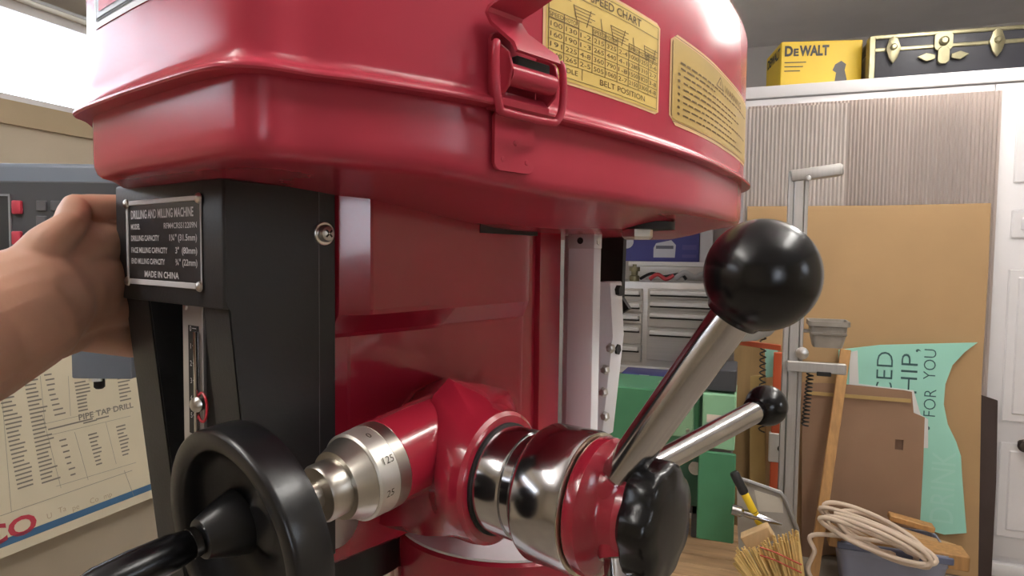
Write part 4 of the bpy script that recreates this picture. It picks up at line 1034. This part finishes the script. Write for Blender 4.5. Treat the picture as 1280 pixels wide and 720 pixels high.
tag(wc, 'narrow white carton right of the blue carton', 'box')
# things lying in the chest's top tray
tz = zt
tp = at(795, 345, 1, y8 + .2)
def tool_tube(name, pts, r, m, lab, cat, yy):
    P = [at(x, y, 1, yy) for x, y in pts]; lo = min(p.z for p in P) - r; 
    off = tz - lo
    P = [p + Vector((0, 0, off)) for p in P]; c = P[0].copy(); c.z = tz
    o = link(name, bm_tube(catmull([p - c for p in P], 5), r, 8), m, None, 60); o.location = c; return tag(o, lab, cat)
tool_tube('pliers', [(812, 350), (822, 344), (832, 350), (842, 345)], .012, mat('red_grip', (.45, .04, .05), .4), 'red handled pliers lying on the tool chest', 'pliers', y8 + .12)
tool_tube('hose', [(800, 349), (815, 342), (830, 346), (850, 343), (858, 350)], .009, COILM, 'dark hose lying across the tool chest top', 'hose', y8 + .22)
tool_tube('hose', [(844, 349), (856, 341), (868, 347), (880, 342)], .016, mat('grey_rag', (.42, .42, .42), .7), 'grey rolled cable on the right of the tool chest top', 'cable', y8 + .16)
vb = lathe('brass_fitting', BRS, None, [(.03, 0), (.03, .03), (.02, .035), (.02, .06), (.032, .06), (.032, .085), (.012, .085), (.012, .10), (0, .10)], (0, 0, 0), (0, 0, 1), 12); vb.location = (at(793, 349, 1, y8 + .1).x, y8 + .1, tz); tag(vb, 'small brass fitting on the left of the tool chest top', 'fitting')
# shelf stock under the chest lip, seen above the green lathe
y9 = 3.35
gx0 = at(776, 470, 1, y9).x; gx1 = at(835, 470, 1, y9).x
bb = box('blue_case', BLU, None, (0, 0, 0), (gx1 - gx0, .2, at(800, 463, 1, y9).z - .02), .006, 2); bb.location = (gx0, y9, 0.0); tag(bb, 'blue case with white label below the tool chest', 'case')
lx0 = at(799, 474, 1, y9).x - gx0; lz = at(800, 473, 1, y9).z
box('case_label', WHT, bb, (lx0, -.002, lz - .02), (lx0 + .05, .001, lz + .02))

# ------------------------------------------------------------------ green lathe
GRN = mat('machine_green', (.07, .24, .12), .4, var=.08, vscale=7)
GRL = mat('pale_green', (.25, .43, .25), .45, var=.06)
GRB = mat('light_green_panel', (.26, .50, .30), .4)
y10 = 2.30
def gp(x, y): return at(x, y, 1, y10)
gl_o = gp(840, 600)
la = empty('green_lathe', (gl_o.x, y10 + .15, 0.0)); tag(la, 'green metalworking machine with pale green cover beside the cabinet', 'lathe')
def gb(name, m, xa, ya, xb, yb2, f, bk, bev=.004, par=None):
    a, b = gp(xa, ya), gp(xb, yb2)
    return box(name, m, par or la, (a.x - la.location.x, f - .15, b.z), (b.x - la.location.x, bk - .15, a.z), bev, 1)
gb('headstock', GRN, 735, 482, 872, 570, .03, .30)
pc_ = gb('pale_cover', GRL, 822, 478, 866, 548, 0, .05)
for x, y in ((860, 486), (860, 538), (828, 538)):
    p = gp(x, y); lathe('cover_screw', ZINC, pc_, [(.008, 0), (.006, .005), (0, .006)], (p.x - la.location.x, -.15, p.z), (0, -1, 0), 10)
gb('gear_column', mat('dark_green', (.03, .10, .06), .4), 868, 470, 880, 600, .04, .28)
gb('switch_box', GRB, 879, 490, 918, 562, -.02, .20)
gb('switch_label', mat('pink_label', (.72, .60, .52), .5), 884, 516, 906, 528, -.023, -.018, 0)
gb('motor_cap', mat('charcoal_box', (.05, .052, .06), .45), 884, 461, 920, 491, .0, .22)
dp = gb('door_panel', GRN, 874, 560, 917, 676, -.03, -.015)
gb('lead_screw_box', mat('dark_green', (.03, .10, .06), .4), 735, 570, 873, 650, .12, .28)
p = gp(868, 572)
for x, y in ((862, 560), (868, 590)):
    p = gp(x, y); lathe('hand_knob', ZINC, la, [(.010, 0), (.010, .06), (.022, .065), (.024, .08), (0, .085)], (p.x - la.location.x, -.03, p.z), (0, -1, 0), 16)
benz = gp(870, 664).z
box('machine_bed', mat('bed_iron', (.05, .05, .05), .5), la, (gp(735, 650).x - la.location.x, -.02, .46), (gp(873, 650).x - la.location.x, .14, gp(800, 648).z), .004, 1)
for s_ in (-.16, .06): box('bed_leg', MAT['bed_iron'], la, (s_, -.02, .203), (s_ + .08, .14, .465), .003, 1)

# wooden bench under it
bz = at(900, 690, 1, 2.05).z
OAK = mat('worn_bench_wood', (.40, .25, .13), .6, var=.25, vscale=6, stretch=(.8, 8, 8))
be = empty('wood_platform', (.0, 1.9, 0)); tag(be, 'low worn wooden platform under the green machine', 'platform')
bxa, bxb = -.62, .085
bz = .20
yb0, yb1 = 2.06, 2.62
for i in range(7):
    ya_ = yb0 + (yb1 - yb0) * i / 7
    box('plank', OAK, be, (bxa, ya_ - 1.9, bz - .035), (bxb, ya_ + (yb1 - yb0) / 7 - .004 - 1.9, bz + (.002 if i % 2 else 0)), .003, 1)
for xx in (bxa + .02, bxb - .08):
    for yy in (yb0 + .03, yb1 - .09): box('leg', OAK, be, (xx, yy - 1.9, 0), (xx + .06, yy + .06 - 1.9, bz - .034), .003, 1)
# brown boards and orange level standing behind the lathe
sheet_obj('brown_plywood', mat('plywood_brown', (.36, .23, .10), .65, var=.1, vscale=5, stretch=(8, 8, 1)), [(918, 428), (952, 426), (958, 470), (957, fpx(957, 2.86)), (915, fpx(915, 2.86))], 2.86, .018, 'upright plywood board behind the green machine', 'board')
sheet_obj('plywood_batten', mat('batten_ochre', (.42, .28, .10), .6, var=.1), [(938, 470), (955, 468), (958, fpx(958, 2.80)), (936, fpx(936, 2.80))], 2.80, .018, 'narrow ochre batten in front of the plywood board', 'board')
sheet_obj('mint_strip', MINT, [(956, 434), (972, 433), (973, 470), (957, 472)], 2.845, .004, 'small mint green strip left of the post', 'paper')
OR = mat('orange_paint', (.68, .13, .05), .4)
lv = empty('orange_level', (at(969, 600, 1, 2.82).x, 2.82, 0)); tag(lv, 'orange upright level standing behind the post', 'level')
xw_ = .022; zt = at(969, 440, 1, 2.82).z
box('body', OR, lv, (-xw_, -.012, 0), (xw_, .012, zt), .003, 1)
for y in (560,):
    z = at(969, y, 1, 2.80).z; box('vial_block', WHT, lv, (-.03, -.02, z - .06), (.035, .013, z + .06), .003, 1); lathe('vial', DARK, lv, [(.012, 0), (.012, .01), (0, .01)], (.015, -.02, z), (0, -1, 0), 12)
sheet_obj('orange_rail', OR, [(922, 424), (976, 431), (976, 438), (922, 430)], 2.70, .02, 'thin orange rail left of the post', 'rail')
sheet_obj('grey_rack', mat('rack_grey', (.30, .29, .27), .4, .5), [(918, 410), (965, 404), (972, 408), (962, 418), (945, 424), (918, 426)], 2.66, .05, 'grey metal rack end beside the ball lever', 'rack')

# dustpan, hammer, broom and block on the bench
DPM = mat('dusty_grey_pan', (.40, .37, .33), .5, var=.15, vscale=9)
def lying(px, py, y): return at(px, py, 1, y)
y11 = 2.16
dpn = empty('dustpan', (at(955, 680, 1, y11).x, y11, 0)); tag(dpn, 'dusty grey metal dustpan standing behind the broom', 'dustpan')
Pd = [at(a, b, 1, y11) for a, b in ((921, 596), (935, 600), (975, 614), (981, 622), (996, 660), (1000, 715), (925, 715), (922, 660))]
zmin = min(p.z for p in Pd); dpn.location.z = zmin
pl2 = [(p.x - dpn.location.x, p.z - zmin) for p in Pd]
link('pan_plate', bm_prism(pl2, 0, .006, Matrix.Rotation(rad(90), 4, 'X'), .001, 1), DPM, dpn)
rim = [Vector((x, -.012, z)) for x, z in pl2]
link('pan_rim', bm_tube(rim[:6], .007, 8), mat('pan_rim_grey', (.30, .29, .28), .4, .5), dpn)
lab2 = [at(a, b, 1, y11) for a, b in ((943, 612), (978, 622), (979, 640), (948, 638))]
link('pan_sticker', bm_prism([(p.x - dpn.location.x, p.z - zmin) for p in lab2], .006, .008, Matrix.Rotation(rad(90), 4, 'X')), mat('sticker_cream', (.62, .58, .50), .6), dpn)
box('pan_foot', DPM, dpn, (-.05, -.03, -zmin + .203), (.09, .03, .01 ), .003, 1)
# hammer
y12 = 2.10
ha = at(917, 590, 1, y12 - .01); hb_ = at(950, 655, 1, y12 - .01)
hm = empty('hammer', hb_); tag(hm, 'hammer with yellow and black handle leaning on the dustpan', 'hammer')
d = (ha - hb_).normalized(); L = (ha - hb_).length
def hseg(name, m, t0, t1, r): lathe(name, m, hm, [(r * .8, L * t0), (r, L * t0 + .006), (r, L * t1 - .006), (r * .8, L * t1)], (0, 0, 0), d, 16)
hseg('handle', mat('hammer_yellow', (.75, .52, .02), .4), .0, .62, .012); hseg('handle_grip', mat('grip_black', (.02, .02, .022), .5), .58, 1.0, .0145); hseg('handle_band', MAT['grip_black'], .20, .26, .0125)
hc = d * L * .14; sd = Vector((1, 0, -.18)).normalized()
lathe('hammer_head', CHROME, hm, [(.010, -.075), (.0165, -.073), (.0165, -.045), (.011, -.038), (.013, -.015), (.013, .018), (.008, .05), (.003, .075)], hc, sd, 20)
# wood block and broom
blk = box('wood_block', mat('pale_block', (.62, .42, .22), .6, var=.1, vscale=8, stretch=(8, 1, 1)), None, (-.045, -.02, -.022), (.045, .02, .022), .003, 1, Matrix.Rotation(rad(-32), 4, 'Y'))
p = at(947, 670, 1, 2.04); blk.location = p; tag(blk, 'pale wooden block lying against the broom head', 'wood block')
STRAW = mat('broom_straw', (.72, .50, .19), .7, var=.2, vscale=20)
y13 = 1.99
br0 = at(962, 745, 1, y13)
bro = empty('broom_head', at(965, 740, 1, y13)); bro.location.z = max(bz + .0, at(965, 740, 1, y13).z); tag(bro, 'yellow corn straw broom head with red stitching, bristles up', 'broom')
rootp = [at(1004, 745, 1, y13), at(985, 760, 1, y13)]
fan = [at(a, b, 1, y13) for a, b in ((918, 698), (922, 690), (935, 684), (950, 682), (965, 676), (980, 670), (992, 666), (1000, 668))]
bm = bmesh.new()
base = at(1000, 790, 1, y13)
N = 120
for i in range(N):
    t = i / (N - 1); q_ = t * (len(fan) - 1); j = min(int(q_), len(fan) - 2); tip = fan[j].lerp(fan[j + 1], q_ - j)
    tip = tip + Vector((random.uniform(-.006, .006), random.uniform(-.02, .02), random.uniform(-.02, .008)))
    b_ = base + Vector((-.035 + .06 * t, random.uniform(-.012, .012), 0)); mid = b_.lerp(tip, .5) + Vector((-.01 * (1 - t), 0, .012))
    bm_tube([b_ - bro.location, mid - bro.location, tip - bro.location], [.0045, .0042, .0028], 5, bm=bm)
sb = link('bristles', bm, STRAW, bro, 60); sb['kind'] = 'stuff'
RT = mat('red_thread', (.50, .08, .04), .6)
for off in (0, 10):
    tp_ = [at(a, b + off, 1, y13 - .026) - bro.location for a, b in ((950, 684), (968, 690), (985, 698), (1002, 706))]
    link('stitching', bm_tube(catmull(tp_, 4), .0025, 6), RT, bro)
link('broom_handle', bm_tube([base - bro.location, Vector((base.x + .02, base.y - .02, .012)) - bro.location], .013, 12), WOOD, bro)
link('broom_cap', bm_lathe([(.030, -.02), (.045, .0), (.040, .02)], base - bro.location, (-.2, 0, 1), 20), WOOD, bro)
